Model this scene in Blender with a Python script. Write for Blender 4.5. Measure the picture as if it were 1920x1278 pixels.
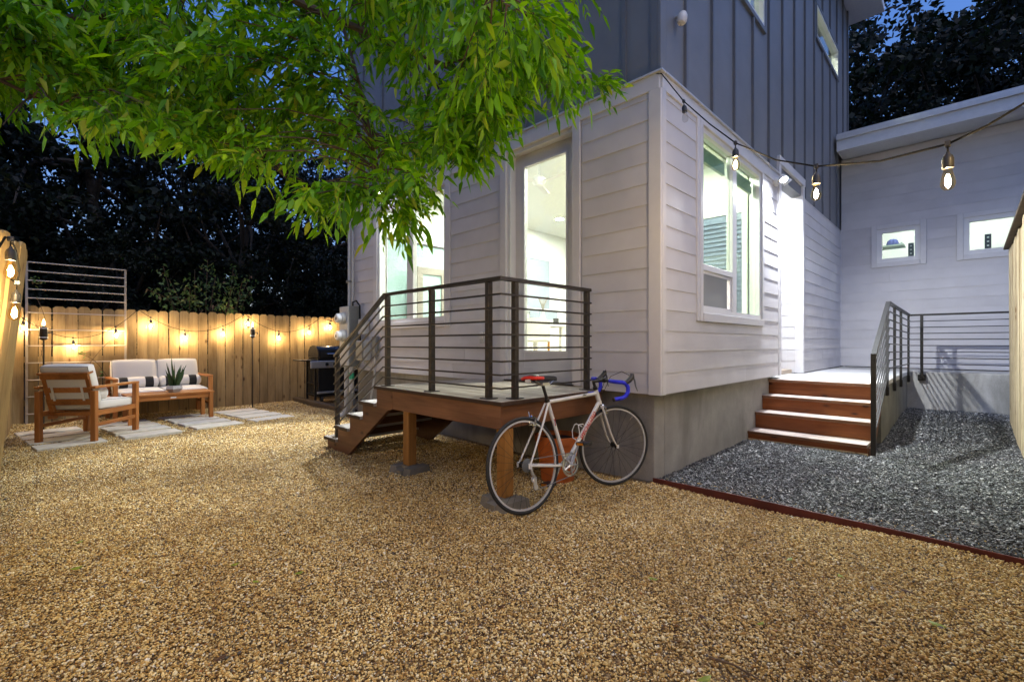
import bpy, math, random
import numpy as np
from mathutils import Vector, Matrix, Euler

random.seed(7)
RNG = np.random.default_rng(7)
for o in list(bpy.data.objects):
    bpy.data.objects.remove(o)
SC = bpy.context.scene
COL = SC.collection
R = math.radians

# ------------------------------------------------------------ camera
# world axes: +X runs along the right-hand house face, +Y along the left-hand one
FPX, CX, CY, CAMH = 866.0, 960.0, 643.0, 1.2
YAW = R(44.73)
cam = bpy.data.cameras.new('camera')
cam.sensor_width = 36.0
cam.lens = FPX / 1920 * 36.0
cam.shift_y = (CY - 639.0) / 1920.0
cam.clip_start = 0.03
cam.clip_end = 600
camo = bpy.data.objects.new('camera', cam)
COL.objects.link(camo)
camo.location = (0, 0, CAMH)
camo.rotation_euler = (R(90), 0, YAW - R(90))
SC.camera = camo

# ------------------------------------------------------------ sky, afterglow, exposure
SUN_EL, SUN_AZ = R(64), R(264)          # direction towards the afterglow, azimuth ccw from +X
world = bpy.data.worlds.new('World')
SC.world = world
world.use_nodes = True
wn = world.node_tree.nodes
wl = world.node_tree.links
bg = wn['Background']
sky = wn.new('ShaderNodeTexSky')
sky.sky_type = 'NISHITA'
sky.sun_disc = False
sky.sun_elevation = SUN_EL
sky.sun_rotation = R(90) - SUN_AZ
sky.air_density = 1.6
sky.dust_density = 0.1
sky.ozone_density = 5.0
grade = wn.new('ShaderNodeHueSaturation')      # dusk: deeper, more saturated blue
grade.inputs['Saturation'].default_value = 1.2
tint = wn.new('ShaderNodeMix'); tint.data_type = 'RGBA'; tint.blend_type = 'MULTIPLY'; tint.inputs[0].default_value = 1.0
tint.inputs[7].default_value = (.94, .92, 1.28, 1)
wl.new(sky.outputs[0], grade.inputs['Color'])
wl.new(grade.outputs[0], tint.inputs[6])
wl.new(tint.outputs[2], bg.inputs[0])
bg.inputs[1].default_value = 0.06

sl = bpy.data.lights.new('sun', 'SUN')
sl.energy = 0.55
sl.angle = R(48)
sl.color = (1.0, 0.93, 0.86)
suno = bpy.data.objects.new('sun', sl)
COL.objects.link(suno)
sd = Vector((math.cos(SUN_EL) * math.cos(SUN_AZ), math.cos(SUN_EL) * math.sin(SUN_AZ), math.sin(SUN_EL)))
suno.rotation_euler = sd.to_track_quat('Z', 'Y').to_euler()

vs = SC.view_settings
vs.view_transform = 'Standard'
vs.look = 'None'
vs.gamma = 1.0
vs.use_curve_mapping = False
vs.exposure = 1.0
SC.cycles.max_bounces = 6
SC.cycles.diffuse_bounces = 2
SC.cycles.transparent_max_bounces = 12
SC.cycles.caustics_reflective = False
SC.cycles.caustics_refractive = False
SC.cycles.sample_clamp_indirect = 4.0
SC.cycles.use_denoising = True

# ------------------------------------------------------------ photo pixel -> world point
FW = np.array([math.cos(YAW), math.sin(YAW), 0.0])
RT = np.array([math.sin(YAW), -math.cos(YAW), 0.0])
UP = np.array([0, 0, 1.0])
CAM = np.array([0, 0, CAMH])
def ray(px, py): return FW + RT * ((px - CX) / FPX) + UP * ((CY - py) / FPX)
def on_z(px, py, z=0.0): d = ray(px, py); return CAM + d * ((z - CAMH) / d[2])
def on_x(px, py, x): d = ray(px, py); return CAM + d * (x / d[0])
def on_y(px, py, y): d = ray(px, py); return CAM + d * (y / d[1])
def at(px, py, t): return CAM + ray(px, py) * t
def proj(p):
    v = np.asarray(p, float) - CAM
    t = v @ FW
    return CX + FPX * (v @ RT) / t, CY - FPX * v[..., 2] / t, t

# ------------------------------------------------------------ mesh builder
class MB:
    def __init__(self):
        self.v = []; self.f = []; self.mi = []
    def add(self, vs, fs, M=None, mi=0):
        n = len(self.v)
        if M is not None:
            vs = [tuple(M @ Vector(p)) for p in vs]
        self.v.extend(tuple(map(float, p)) for p in vs)
        self.f.extend(tuple(i + n for i in f) for f in fs)
        self.mi.extend([mi] * len(fs))
        return self
    def box(self, x0, x1, y0, y1, z0, z1, M=None, ch=0.0, mi=0):
        x0, x1 = min(x0, x1), max(x0, x1); y0, y1 = min(y0, y1), max(y0, y1); z0, z1 = min(z0, z1), max(z0, z1)
        if ch <= 0:
            vs = [(x, y, z) for z in (z0, z1) for y in (y0, y1) for x in (x0, x1)]
            fs = [(0, 2, 3, 1), (4, 5, 7, 6), (0, 1, 5, 4), (2, 6, 7, 3), (0, 4, 6, 2), (1, 3, 7, 5)]
            return self.add(vs, fs, M, mi)
        c = min(ch, (x1 - x0) * .45, (y1 - y0) * .45, (z1 - z0) * .45)
        lo = (x0, y0, z0); hi = (x1, y1, z1)
        vs = []; idx = {}
        for sx in (0, 1):
            for sy in (0, 1):
                for sz in (0, 1):
                    s = (sx, sy, sz)
                    for a in range(3):
                        p = [0, 0, 0]
                        for k in range(3):
                            full = hi[k] if s[k] else lo[k]
                            p[k] = full if k == a else (full - c if s[k] else full + c)
                        idx[(s, a)] = len(vs); vs.append(tuple(p))
        fs = []
        cen = Vector(((x0 + x1) / 2, (y0 + y1) / 2, (z0 + z1) / 2))
        def put(q):
            a, b, d = (Vector(vs[i]) for i in q[:3])
            n = (b - a).cross(d - a)
            m = sum((Vector(vs[i]) for i in q), Vector()) / len(q) - cen
            fs.append(tuple(q) if n.dot(m) > 0 else tuple(reversed(q)))
        for a in range(3):
            b, d = [k for k in range(3) if k != a]
            for side in (0, 1):
                q = []
                for (p1, p2) in ((0, 0), (1, 0), (1, 1), (0, 1)):
                    s = [0, 0, 0]; s[a] = side; s[b] = p1; s[d] = p2
                    q.append(idx[(tuple(s), a)])
                put(q)
            for p1 in (0, 1):
                for p2 in (0, 1):
                    s0 = [0, 0, 0]; s0[b] = p1; s0[d] = p2
                    s1 = list(s0); s1[a] = 1
                    put([idx[(tuple(s0), b)], idx[(tuple(s1), b)], idx[(tuple(s1), d)], idx[(tuple(s0), d)]])
        for sx in (0, 1):
            for sy in (0, 1):
                for sz in (0, 1):
                    put([idx[((sx, sy, sz), a)] for a in range(3)])
        return self.add(vs, fs, M, mi)
    def tube(self, pts, r, n=8, M=None, cap=True, mi=0, ref=None, closed=False, flat=1.0):
        P = [Vector(p) for p in pts]
        k = len(P)
        rs = list(r) if hasattr(r, '__len__') else [r] * k
        T = []
        for i in range(k):
            if closed:
                a, b = P[(i - 1) % k], P[(i + 1) % k]
            else:
                a, b = P[max(i - 1, 0)], P[min(i + 1, k - 1)]
            d = b - a
            T.append(d.normalized() if d.length > 1e-9 else Vector((0, 0, 1)))
        u = Vector(ref) if ref is not None else (Vector((0, 0, 1)) if abs(T[0].z) < .9 else Vector((1, 0, 0)))
        vs = []; fs = []
        for i in range(k):
            u = (u - T[i] * u.dot(T[i]))
            u = u.normalized() if u.length > 1e-6 else T[i].orthogonal().normalized()
            w = T[i].cross(u)
            for j in range(n):
                a = 2 * math.pi * (j + .5) / n
                vs.append(P[i] + u * (math.cos(a) * rs[i] * flat) + w * (math.sin(a) * rs[i]))
        m = k if closed else k - 1
        for i in range(m):
            i2 = (i + 1) % k
            for j in range(n):
                j2 = (j + 1) % n
                fs.append((i * n + j, i * n + j2, i2 * n + j2, i2 * n + j))
        if cap and not closed:
            fs.append(tuple(reversed(range(n))))
            fs.append(tuple((k - 1) * n + j for j in range(n)))
        return self.add(vs, fs, M, mi)
    def lathe(self, prof, n=16, M=None, mi=0, ring=False):
        if ring: prof = list(prof) + [prof[0]]
        vs = []; fs = []
        for (r, z) in prof:
            for j in range(n):
                a = 2 * math.pi * j / n
                vs.append((r * math.cos(a), r * math.sin(a), z))
        for i in range(len(prof) - 1):
            for j in range(n):
                j2 = (j + 1) % n
                fs.append((i * n + j, i * n + j2, (i + 1) * n + j2, (i + 1) * n + j))
        if prof[0][0] > 1e-4 and not ring: fs.append(tuple(reversed(range(n))))
        if prof[-1][0] > 1e-4 and not ring: fs.append(tuple((len(prof) - 1) * n + j for j in range(n)))
        return self.add(vs, fs, M, mi)
    def prism(self, poly, axis, d0, d1, M=None, mi=0):
        """poly of (a, b): axis 'x' -> (y,z), 'y' -> (x,z), 'z' -> (x,y)"""
        def mk(a, b, d): return (d, a, b) if axis == 'x' else ((a, d, b) if axis == 'y' else (a, b, d))
        n = len(poly)
        vs = [mk(a, b, d0) for a, b in poly] + [mk(a, b, d1) for a, b in poly]
        fs = [tuple(range(n)), tuple(reversed(range(n, 2 * n)))]
        for i in range(n):
            j = (i + 1) % n
            fs.append((i, i + n, j + n, j))
        return self.add(vs, fs, M, mi)
    def mesh(self, name, mats, smooth=False, off=None, fix=True):
        me = bpy.data.meshes.new(name)
        v = self.v
        if off is not None:
            inv = off.inverted()
            v = [tuple(inv @ Vector(p)) for p in v]
        me.from_pydata(v, [], self.f)
        mats = mats if isinstance(mats, (list, tuple)) else [mats]
        for m in mats:
            me.materials.append(MAT[m] if isinstance(m, str) else m)
        if len(mats) > 1:
            me.polygons.foreach_set('material_index', self.mi)
        if fix:
            import bmesh
            bm = bmesh.new(); bm.from_mesh(me)
            bmesh.ops.recalc_face_normals(bm, faces=bm.faces)
            bm.to_mesh(me); bm.free()
        if smooth:
            me.polygons.foreach_set('use_smooth', [True] * len(me.polygons))
            try: me.set_sharp_from_angle(angle=R(42))
            except Exception: pass
        me.update()
        return me
    def build(self, name, mats, parent=None, smooth=False, world=True, fix=True):
        """world=True: the coordinates are world ones, moved into the parent's frame"""
        off = WM.get(parent.as_pointer()) if (parent is not None and world) else None
        return link(name, self.mesh(name, mats, smooth, off, fix), parent)

WM = {}
def link(name, data, parent=None, loc=None, rot=None):
    o = bpy.data.objects.new(name, data)
    COL.objects.link(o)
    if parent is not None:
        o.parent = parent
    if loc is not None: o.location = loc
    if rot is not None: o.rotation_euler = rot
    WM[o.as_pointer()] = WM.get(parent.as_pointer(), Matrix()) @ Matrix.LocRotScale(o.location, o.rotation_euler, None) if parent else Matrix.LocRotScale(o.location, o.rotation_euler, None)
    return o
def thing(name, label, cat, loc=(0, 0, 0), rz=0.0, group=None):
    o = link(name, None, None, loc, (0, 0, rz))
    return tag(o, label, cat, group)
def tag(o, label, cat, group=None):
    o['label'] = label; o['category'] = cat
    if group: o['group'] = group
    return o
def struct(o, kind='structure'):
    o['kind'] = kind
    return o
def local(parent, p):
    return WM[parent.as_pointer()].inverted() @ Vector(p)

# ------------------------------------------------------------ materials
MAT = {}
def newmat(name):
    m = bpy.data.materials.new(name); m.use_nodes = True
    MAT[name] = m
    nt = m.node_tree
    b = nt.nodes['Principled BSDF']
    return m, nt, b, nt.nodes, nt.links
def ramp(nt, fac, stops):
    r = nt.nodes.new('ShaderNodeValToRGB')
    e = r.color_ramp.elements
    while len(e) < len(stops): e.new(0.5)
    for i, (p, c) in enumerate(stops):
        e[i].position = p
        e[i].color = (*c, 1) if len(c) == 3 else c
    nt.links.new(fac, r.inputs[0])
    return r
def coords(nt, scale=(1, 1, 1), rnd=True, kind='Object'):
    """object coordinates, shifted per object so that no two boards share a grain"""
    tc = nt.nodes.new('ShaderNodeTexCoord')
    src = tc.outputs[kind]
    if rnd:
        oi = nt.nodes.new('ShaderNodeObjectInfo')
        sc = nt.nodes.new('ShaderNodeVectorMath'); sc.operation = 'SCALE'
        sc.inputs[0].default_value = (37.0, 53.0, 71.0)
        nt.links.new(oi.outputs['Random'], sc.inputs['Scale'])
        ad = nt.nodes.new('ShaderNodeVectorMath'); ad.operation = 'ADD'
        nt.links.new(src, ad.inputs[0]); nt.links.new(sc.outputs[0], ad.inputs[1])
        src = ad.outputs[0]
    mp = nt.nodes.new('ShaderNodeMapping')
    mp.inputs['Scale'].default_value = scale
    nt.links.new(src, mp.inputs[0])
    return mp.outputs[0]
def noise(nt, vec, scale=5, detail=6, rough=.55, dist=0.0):
    n = nt.nodes.new('ShaderNodeTexNoise')
    n.inputs['Scale'].default_value = scale
    n.inputs['Detail'].default_value = detail
    n.inputs['Roughness'].default_value = rough
    n.inputs['Distortion'].default_value = dist
    nt.links.new(vec, n.inputs['Vector'])
    return n.outputs['Fac']
def mix(nt, fac, a, b, mode='MIX'):
    m = nt.nodes.new('ShaderNodeMix'); m.data_type = 'RGBA'; m.blend_type = mode
    if hasattr(fac, 'default_value') or hasattr(fac, 'is_linked'): nt.links.new(fac, m.inputs[0])
    else: m.inputs[0].default_value = fac
    for s, val in ((m.inputs[6], a), (m.inputs[7], b)):
        if isinstance(val, tuple): s.default_value = (*val, 1) if len(val) == 3 else val
        else: nt.links.new(val, s)
    return m.outputs[2]
def objvar(nt, col, lo=.8, hi=1.2):
    oi = nt.nodes.new('ShaderNodeObjectInfo')
    mr = nt.nodes.new('ShaderNodeMapRange')
    mr.inputs['To Min'].default_value = lo; mr.inputs['To Max'].default_value = hi
    nt.links.new(oi.outputs['Random'], mr.inputs[0])
    h = nt.nodes.new('ShaderNodeHueSaturation')
    nt.links.new(mr.outputs[0], h.inputs['Value'])
    nt.links.new(col, h.inputs['Color'])
    return h.outputs[0]
def bump(nt, b, fac, strength=.3, dist=.01):
    bp = nt.nodes.new('ShaderNodeBump')
    bp.inputs['Strength'].default_value = strength
    bp.inputs['Distance'].default_value = dist
    nt.links.new(fac, bp.inputs['Height'])
    nt.links.new(bp.outputs[0], b.inputs['Normal'])

def m_plain(name, col, rough=.5, metal=0.0, var=.12, scale=14, bs=0.1, bd=.002, rnd=False, spec=.5):
    m, nt, b, N, L = newmat(name)
    v = coords(nt, rnd=rnd)
    f = noise(nt, v, scale, 5)
    c = ramp(nt, f, [(.25, tuple(x * (1 - var) for x in col)), (.75, tuple(min(1, x * (1 + var)) for x in col))])
    L.new(c.outputs[0], b.inputs['Base Color'])
    b.inputs['Roughness'].default_value = rough
    b.inputs['Metallic'].default_value = metal
    b.inputs['Specular IOR Level'].default_value = spec
    if bs: bump(nt, b, f, bs, bd)
    return m
def m_wood(name, c1, c2, axis='z', rough=.55, knots=True, lo=.75, hi=1.2, fine=38, bs=.35, knotcol=(.07, .035, .015)):
    m, nt, b, N, L = newmat(name)
    k = {'x': 0, 'y': 1, 'z': 2}[axis]
    s = [1.0, 1.0, 1.0]; s[k] = .055
    v = coords(nt, tuple(s))
    f1 = noise(nt, v, fine, 8, .62, 1.2)
    s2 = [1.0, 1.0, 1.0]; s2[k] = .25
    v2 = coords(nt, tuple(s2))
    f2 = noise(nt, v2, 5, 4)
    c = ramp(nt, f1, [(.3, c1), (.7, c2)]).outputs[0]
    dk = ramp(nt, f2, [(.3, (.5, .46, .43)), (.62, (1, 1, 1))]).outputs[0]
    c = mix(nt, .8, c, dk, 'MULTIPLY')
    if knots:
        s3 = [1.0, 1.0, 1.0]; s3[k] = .45
        v3 = coords(nt, tuple(s3))
        vo = nt.nodes.new('ShaderNodeTexVoronoi')
        vo.inputs['Scale'].default_value = 7.0
        L.new(v3, vo.inputs['Vector'])
        kr = ramp(nt, vo.outputs['Distance'], [(.07, (1, 1, 1)), (.12, (.4, .4, .4)), (.19, (0, 0, 0))])
        c = mix(nt, kr.outputs[0], c, knotcol)
    c = objvar(nt, c, lo, hi)
    L.new(c, b.inputs['Base Color'])
    b.inputs['Roughness'].default_value = rough
    b.inputs['Specular IOR Level'].default_value = .3
    bump(nt, b, f1, bs, .002)
    return m
def m_emit(name, col, strength):
    m, nt, b, N, L = newmat(name)
    b.inputs['Base Color'].default_value = (*col, 1)
    b.inputs['Emission Color'].default_value = (*col, 1)
    b.inputs['Emission Strength'].default_value = strength
    return m
def m_glass(name, tint, refl=.9, rough=0.02):
    m, nt, b, N, L = newmat(name)
    N.remove(b)
    tr = N.new('ShaderNodeBsdfTransparent'); tr.inputs[0].default_value = (*tint, 1)
    gl = N.new('ShaderNodeBsdfGlossy'); gl.inputs[0].default_value = (refl, refl, refl, 1); gl.inputs['Roughness'].default_value = rough
    fr = N.new('ShaderNodeFresnel')
    ge = N.new('ShaderNodeNewGeometry'); mr = N.new('ShaderNodeMapRange')      # same reflection from both faces of the sheet
    mr.inputs['To Min'].default_value = 1.45; mr.inputs['To Max'].default_value = 1 / 1.45
    L.new(ge.outputs['Backfacing'], mr.inputs[0]); L.new(mr.outputs[0], fr.inputs[0])
    mx = N.new('ShaderNodeMixShader')
    L.new(fr.outputs[0], mx.inputs[0]); L.new(tr.outputs[0], mx.inputs[1]); L.new(gl.outputs[0], mx.inputs[2])
    L.new(mx.outputs[0], N['Material Output'].inputs[0])
    return m
def m_leaf(name, stops, trans=.45, rough=.45):
    m, nt, b, N, L = newmat(name)
    g = N.new('ShaderNodeNewGeometry')
    c = ramp(nt, g.outputs['Random Per Island'], stops)
    b.inputs['Roughness'].default_value = rough
    b.inputs['Specular IOR Level'].default_value = .35
    L.new(c.outputs[0], b.inputs['Base Color'])
    t = N.new('ShaderNodeBsdfTranslucent')
    hs = N.new('ShaderNodeHueSaturation'); hs.inputs['Value'].default_value = 1.3; hs.inputs['Saturation'].default_value = 1.1
    L.new(c.outputs[0], hs.inputs['Color']); L.new(hs.outputs[0], t.inputs[0])
    mx = N.new('ShaderNodeMixShader'); mx.inputs[0].default_value = trans
    L.new(b.outputs[0], mx.inputs[1]); L.new(t.outputs[0], mx.inputs[2])
    L.new(mx.outputs[0], N['Material Output'].inputs[0])
    return m

def m_siding():
    m, nt, b, N, L = newmat('white_siding')
    v = coords(nt, (1, 1, 1))
    f = noise(nt, v, 2.2, 6)
    f2 = noise(nt, coords(nt, (3, 3, 40)), 6, 5)
    c = ramp(nt, f, [(.3, (.47, .455, .47)), (.7, (.55, .535, .55))]).outputs[0]
    c = objvar(nt, c, .95, 1.04)
    L.new(c, b.inputs['Base Color'])
    b.inputs['Roughness'].default_value = .5
    bump(nt, b, f2, .12, .002)
m_siding()
def m_concrete(name, c1, c2, streak=.5, stain=(.12, .115, .1)):
    m, nt, b, N, L = newmat(name)
    f = noise(nt, coords(nt, rnd=False), 3.5, 8, .6)
    c = ramp(nt, f, [(.3, c1), (.7, c2)]).outputs[0]
    f3 = noise(nt, coords(nt, (1.6, 1.6, .45), rnd=False), 1.5, 5, .6, .4)
    sr = ramp(nt, f3, [(.48, (0, 0, 0)), (.66, (streak,) * 3)])
    c = mix(nt, sr.outputs[0], c, stain)
    fine = noise(nt, coords(nt, rnd=False), 90, 3)
    L.new(mix(nt, .25, c, ramp(nt, fine, [(.3, (.5, .5, .5)), (.6, (1, 1, 1))]).outputs[0], 'MULTIPLY'), b.inputs['Base Color'])
    b.inputs['Roughness'].default_value = .85
    bump(nt, b, fine, .25, .003)
m_concrete('foundation_concrete', (.25, .24, .225), (.36, .345, .32), .45)
m_concrete('retaining_concrete', (.36, .355, .34), (.5, .49, .47), .55, (.13, .125, .09))
m_concrete('paver_concrete', (.54, .50, .42), (.68, .63, .53), .15, (.3, .27, .22))
m_concrete('footing_concrete', (.14, .125, .10), (.22, .20, .165), .2)
m_concrete('landing_base_shaded', (.13, .125, .105), (.20, .195, .17), .4, (.07, .07, .05))  # shade on the landing's side put into a darker concrete colour
m_concrete('landing_concrete', (.55, .56, .57), (.66, .66, .66), .12, (.4, .4, .4))
m_plain('white_trim', (.56, .548, .56), .45, var=.03, bs=.05)
m_plain('vinyl_frame', (.66, .655, .66), .35, var=.02, bs=0)
m_plain('grey_cladding', (.165, .168, .18), .55, var=.10, scale=3, bs=.06)
m_plain('grey_cladding_rib', (.13, .135, .148), .5, var=.08, scale=6, bs=.05)
m_plain('interior_paint', (.82, .84, .80), .7, var=.02, bs=0)
m_plain('interior_green_paint', (.78, .86, .68), .7, var=.02, bs=0)
m_plain('interior_floor_wood', (.35, .27, .19), .4, var=.15, bs=0)
m_plain('black_metal', (.018, .017, .016), .45, metal=.3, var=.3, scale=30, bs=.1)
m_plain('bronze_metal', (.045, .038, .032), .42, metal=.4, var=.3, scale=25, bs=.15)
m_plain('black_plastic', (.02, .02, .021), .45, var=.15, bs=.1)
m_plain('black_cord', (.007, .007, .007), .85, var=.1, bs=0, spec=.2)
m_plain('steel', (.62, .62, .62), .28, metal=1.0, var=.08, bs=.05)
m_plain('brushed_aluminium', (.55, .56, .58), .38, metal=.7, var=.06, bs=.05)
m_plain('grey_enclosure', (.17, .18, .18), .5, metal=.2, var=.1, bs=.05)
m_plain('pale_enclosure', (.42, .42, .41), .5, var=.08, bs=.05)
m_plain('pvc_pipe', (.4, .41, .42), .45, var=.06, bs=0)
m_plain('green_tape', (.02, .30, .17), .5, var=.05, bs=0)
m_plain('meter_face', (.6, .61, .62), .25, var=.05, bs=0)
m_plain('flashing', (.55, .55, .56), .4, metal=.3, var=.08, bs=.05)
m_plain('red_edging', (.10, .018, .014), .5, metal=.2, var=.25, scale=9, bs=.2)
m_plain('terracotta', (.55, .14, .03), .7, var=.15, scale=8)
m_plain('soil', (.03, .02, .014), .95, var=.4, scale=60, bs=.6, bd=.01)
m_plain('cushion_cream', (.70, .67, .62), .9, var=.04, scale=220, bs=.25, bd=.001)
m_plain('cushion_black', (.018, .018, .018), .9, var=.2, scale=220, bs=.25, bd=.001)
m_plain('bike_white', (.62, .60, .55), .3, var=.05, scale=20, bs=0)
m_plain('bike_red', (.55, .02, .015), .4, var=.05, bs=0)
m_plain('tyre_rubber', (.016, .016, .016), .75, var=.2, bs=.1)
m_plain('saddle_black', (.015, .015, .016), .4, var=.1, bs=.1)
m_plain('saddle_red', (.75, .03, .015), .4, var=.05, bs=0)
m_plain('bar_tape_blue', (.012, .018, .55), .6, var=.1, scale=60, bs=.3)
m_plain('pedal_amber', (.6, .2, .01), .3, var=.05, bs=0)
m_plain('chrome', (.75, .75, .76), .15, metal=1.0, var=.05, bs=0)
m_plain('rim_silver', (.56, .56, .57), .35, metal=.35, var=.04, bs=0)
m_plain('planter_concrete', (.42, .41, .39), .8, var=.1)
m_plain('metal_lattice', (.42, .36, .30), .5, metal=.2, var=.1, bs=.1)
m_plain('shade_fabric', (.34, .42, .37), .8, var=.06, bs=0)
m_plain('dark_pane', (.27, .31, .36), .06, var=.03, bs=0, spec=.9)  # lit room's reflection greys this pane; the indoor oven shares the colour
m_plain('teal_reflection', (.30, .42, .41), .05, var=.02, bs=0, spec=1.0)  # lit room mirrored in night glass, put into the colour
m_plain('blue_pane', (.15, .18, .26), .2, var=.1, scale=3, bs=0)
m_plain('taupe_trim', (.22, .20, .17), .5, var=.05, bs=0)
m_plain('appliance_black', (.02, .02, .02), .25, var=.05, bs=0)
m_plain('navy_cloth', (.04, .05, .16), .9, var=.1, bs=.2)
m_plain('chair_white', (.7, .69, .66), .5, var=.03, bs=0)
m_plain('sensor_plastic', (.62, .58, .54), .4, var=.05, bs=0)
m_plain('fascia_paint', (.62, .64, .68), .5, var=.05, bs=.05)
m_plain('screen_mesh', (.24, .245, .24), .8, var=.05, scale=200, bs=.1)
m_plain('bark', (.055, .042, .032), .9, var=.4, scale=22, bs=.8, bd=.02)
m_plain('twig_bark', (.10, .06, .03), .8, var=.3, scale=30, bs=.3)
m_wood('fence_pine', (.30, .20, .09), (.42, .30, .15), 'z', .7, True, .72, 1.18, 34, .4, (.10, .05, .02))
m_wood('fence_pine_gold', (.36, .24, .09), (.50, .35, .15), 'z', .65, True, .85, 1.15, 34, .4, (.16, .08, .02))
m_wood('fence_pine_pale', (.42, .34, .20), (.58, .48, .31), 'z', .7, True, .85, 1.12, 34, .3, (.2, .12, .05))
m_wood('deck_grey_y', (.32, .27, .21), (.52, .46, .38), 'y', .75, False, .8, 1.15, 40, .5)
m_wood('tread_grey_y', (.36, .30, .27), (.52, .45, .41), 'y', .7, False, .88, 1.1, 40, .4)
m_wood('tread_grey_x', (.34, .32, .28), (.52, .48, .43), 'x', .7, False, .88, 1.1, 40, .4)
m_wood('deck_edge_brown', (.04, .022, .014), (.075, .04, .025), 'y', .6, False, .8, 1.1)
m_wood('cedar_beam_y', (.15, .068, .033), (.25, .118, .06), 'y', .55, True, .9, 1.1, 26, .3, (.05, .02, .01))
m_wood('cedar_beam_x', (.12, .048, .018), (.20, .085, .036), 'x', .55, True, .9, 1.1, 26, .3, (.04, .018, .01))
m_wood('cedar_post', (.30, .13, .03), (.42, .20, .05), 'z', .5, True, .9, 1.1, 30, .3, (.1, .04, .01))
m_wood('red_stain_y', (.17, .045, .012), (.27, .085, .022), 'y', .45, True, .85, 1.12, 22, .25, (.04, .012, .006))
m_wood('teak', (.36, .13, .03), (.50, .20, .055), 'z', .45, False, .88, 1.1, 30, .2)
m_wood('teak_x', (.36, .13, .03), (.50, .20, .055), 'x', .45, False, .88, 1.1, 30, .2)
m_wood('timber_dark', (.05, .035, .022), (.11, .08, .05), 'y', .8, False, .8, 1.1)
m_leaf('canopy_leaf', [(0, (.05, .15, .005)), (.3, (.12, .31, .008)), (.65, (.21, .43, .012)), (.93, (.32, .50, .022)), (1, (.38, .40, .05))], .5)
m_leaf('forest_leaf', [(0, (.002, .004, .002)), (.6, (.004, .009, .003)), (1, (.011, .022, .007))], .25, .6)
m_leaf('shrub_leaf', [(0, (.05, .10, .03)), (.5, (.10, .17, .05)), (.9, (.18, .24, .09)), (1, (.25, .12, .07))], .4)
m_leaf('snake_leaf', [(0, (.018, .045, .014)), (1, (.045, .085, .03))], .1)
m_leaf('fallen_leaf_green', [(0, (.20, .30, .03)), (1, (.30, .34, .05))], .3)
m_leaf('fallen_leaf_brown', [(0, (.06, .03, .015)), (1, (.10, .05, .025))], .1)
m_glass('window_glass', (.93, .97, .92))
m_glass('green_glass', (.90, .985, .88))
m_glass('amber_glass', (1.0, .86, .62))
m_emit('filament_emit', (1.0, .84, .60), 880)
m_glass('clear_bulb', (.92, .9, .86))
m_emit('downlight_emit', (1.0, .98, .94), 1050)
m_emit('garage_emit', (.95, .98, 1.0), 95)
m_emit('upper_emit', (1.0, .98, .82), 260)
m_emit('alcove_emit', (.86, .94, 1.0), 430)
m_emit('flood_emit', (.93, .96, 1.0), 60)
m_emit('flame_emit', (1.0, .62, .22), 9)

def m_bulb(name, hot, top):
    m, nt, b, N, L = newmat(name)
    tc = N.new('ShaderNodeTexCoord')
    sp = N.new('ShaderNodeSeparateXYZ'); L.new(tc.outputs['Object'], sp.inputs[0])
    mr = N.new('ShaderNodeMapRange')
    mr.interpolation_type = 'SMOOTHERSTEP'
    mr.inputs['From Min'].default_value = -.062; mr.inputs['From Max'].default_value = -.012
    mr.inputs['To Min'].default_value = hot; mr.inputs['To Max'].default_value = top
    L.new(sp.outputs['Z'], mr.inputs[0])
    b.inputs['Base Color'].default_value = (.5, .3, .1, 1)
    b.inputs['Roughness'].default_value = .1
    b.inputs['Emission Color'].default_value = (1.0, .78, .48, 1)
    L.new(mr.outputs[0], b.inputs['Emission Strength'])
m_bulb('warm_bulb', 380, .55)

# gravel stones: one colour for each stone
def m_pebble(name, stops, patch, rough=.6):
    m, nt, b, N, L = newmat(name)
    oi = N.new('ShaderNodeObjectInfo')
    c = ramp(nt, oi.outputs['Random'], stops)
    c.color_ramp.interpolation = 'CONSTANT' if False else 'LINEAR'
    mp = N.new('ShaderNodeMapping'); mp.inputs['Scale'].default_value = (1, 1, 0)
    L.new(oi.outputs['Location'], mp.inputs[0])
    f = noise(nt, mp.outputs[0], 1.3, 5)
    pr = ramp(nt, f, [(.35, patch), (.62, (1, 1, 1))])
    f5 = noise(nt, mp.outputs[0], 7.0, 3)
    p5 = ramp(nt, f5, [(.3, (.74, .70, .66)), (.5, (1, 1, 1))])
    cc = mix(nt, .85, c.outputs[0], pr.outputs[0], 'MULTIPLY')
    L.new(mix(nt, .8, cc, p5.outputs[0], 'MULTIPLY'), b.inputs['Base Color'])
    b.inputs['Roughness'].default_value = rough
    b.inputs['Specular IOR Level'].default_value = .4
m_pebble('tan_pebble', [(0, (.17, .085, .026)), (.16, (.42, .25, .07)), (.45, (.65, .45, .155)), (.70, (.78, .60, .27)), (.90, (.86, .75, .46)), (.955, (.82, .78, .66)), (.965, (.11, .10, .095)), (.985, (.12, .11, .10)), (1, (.34, .15, .045))], (.74, .68, .58))
m_pebble('slate_pebble', [(0, (.02, .021, .023)), (.35, (.042, .045, .048)), (.66, (.095, .10, .104)), (.9, (.26, .27, .27)), (1, (.52, .52, .51))], (.75, .77, .8), .5)
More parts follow.
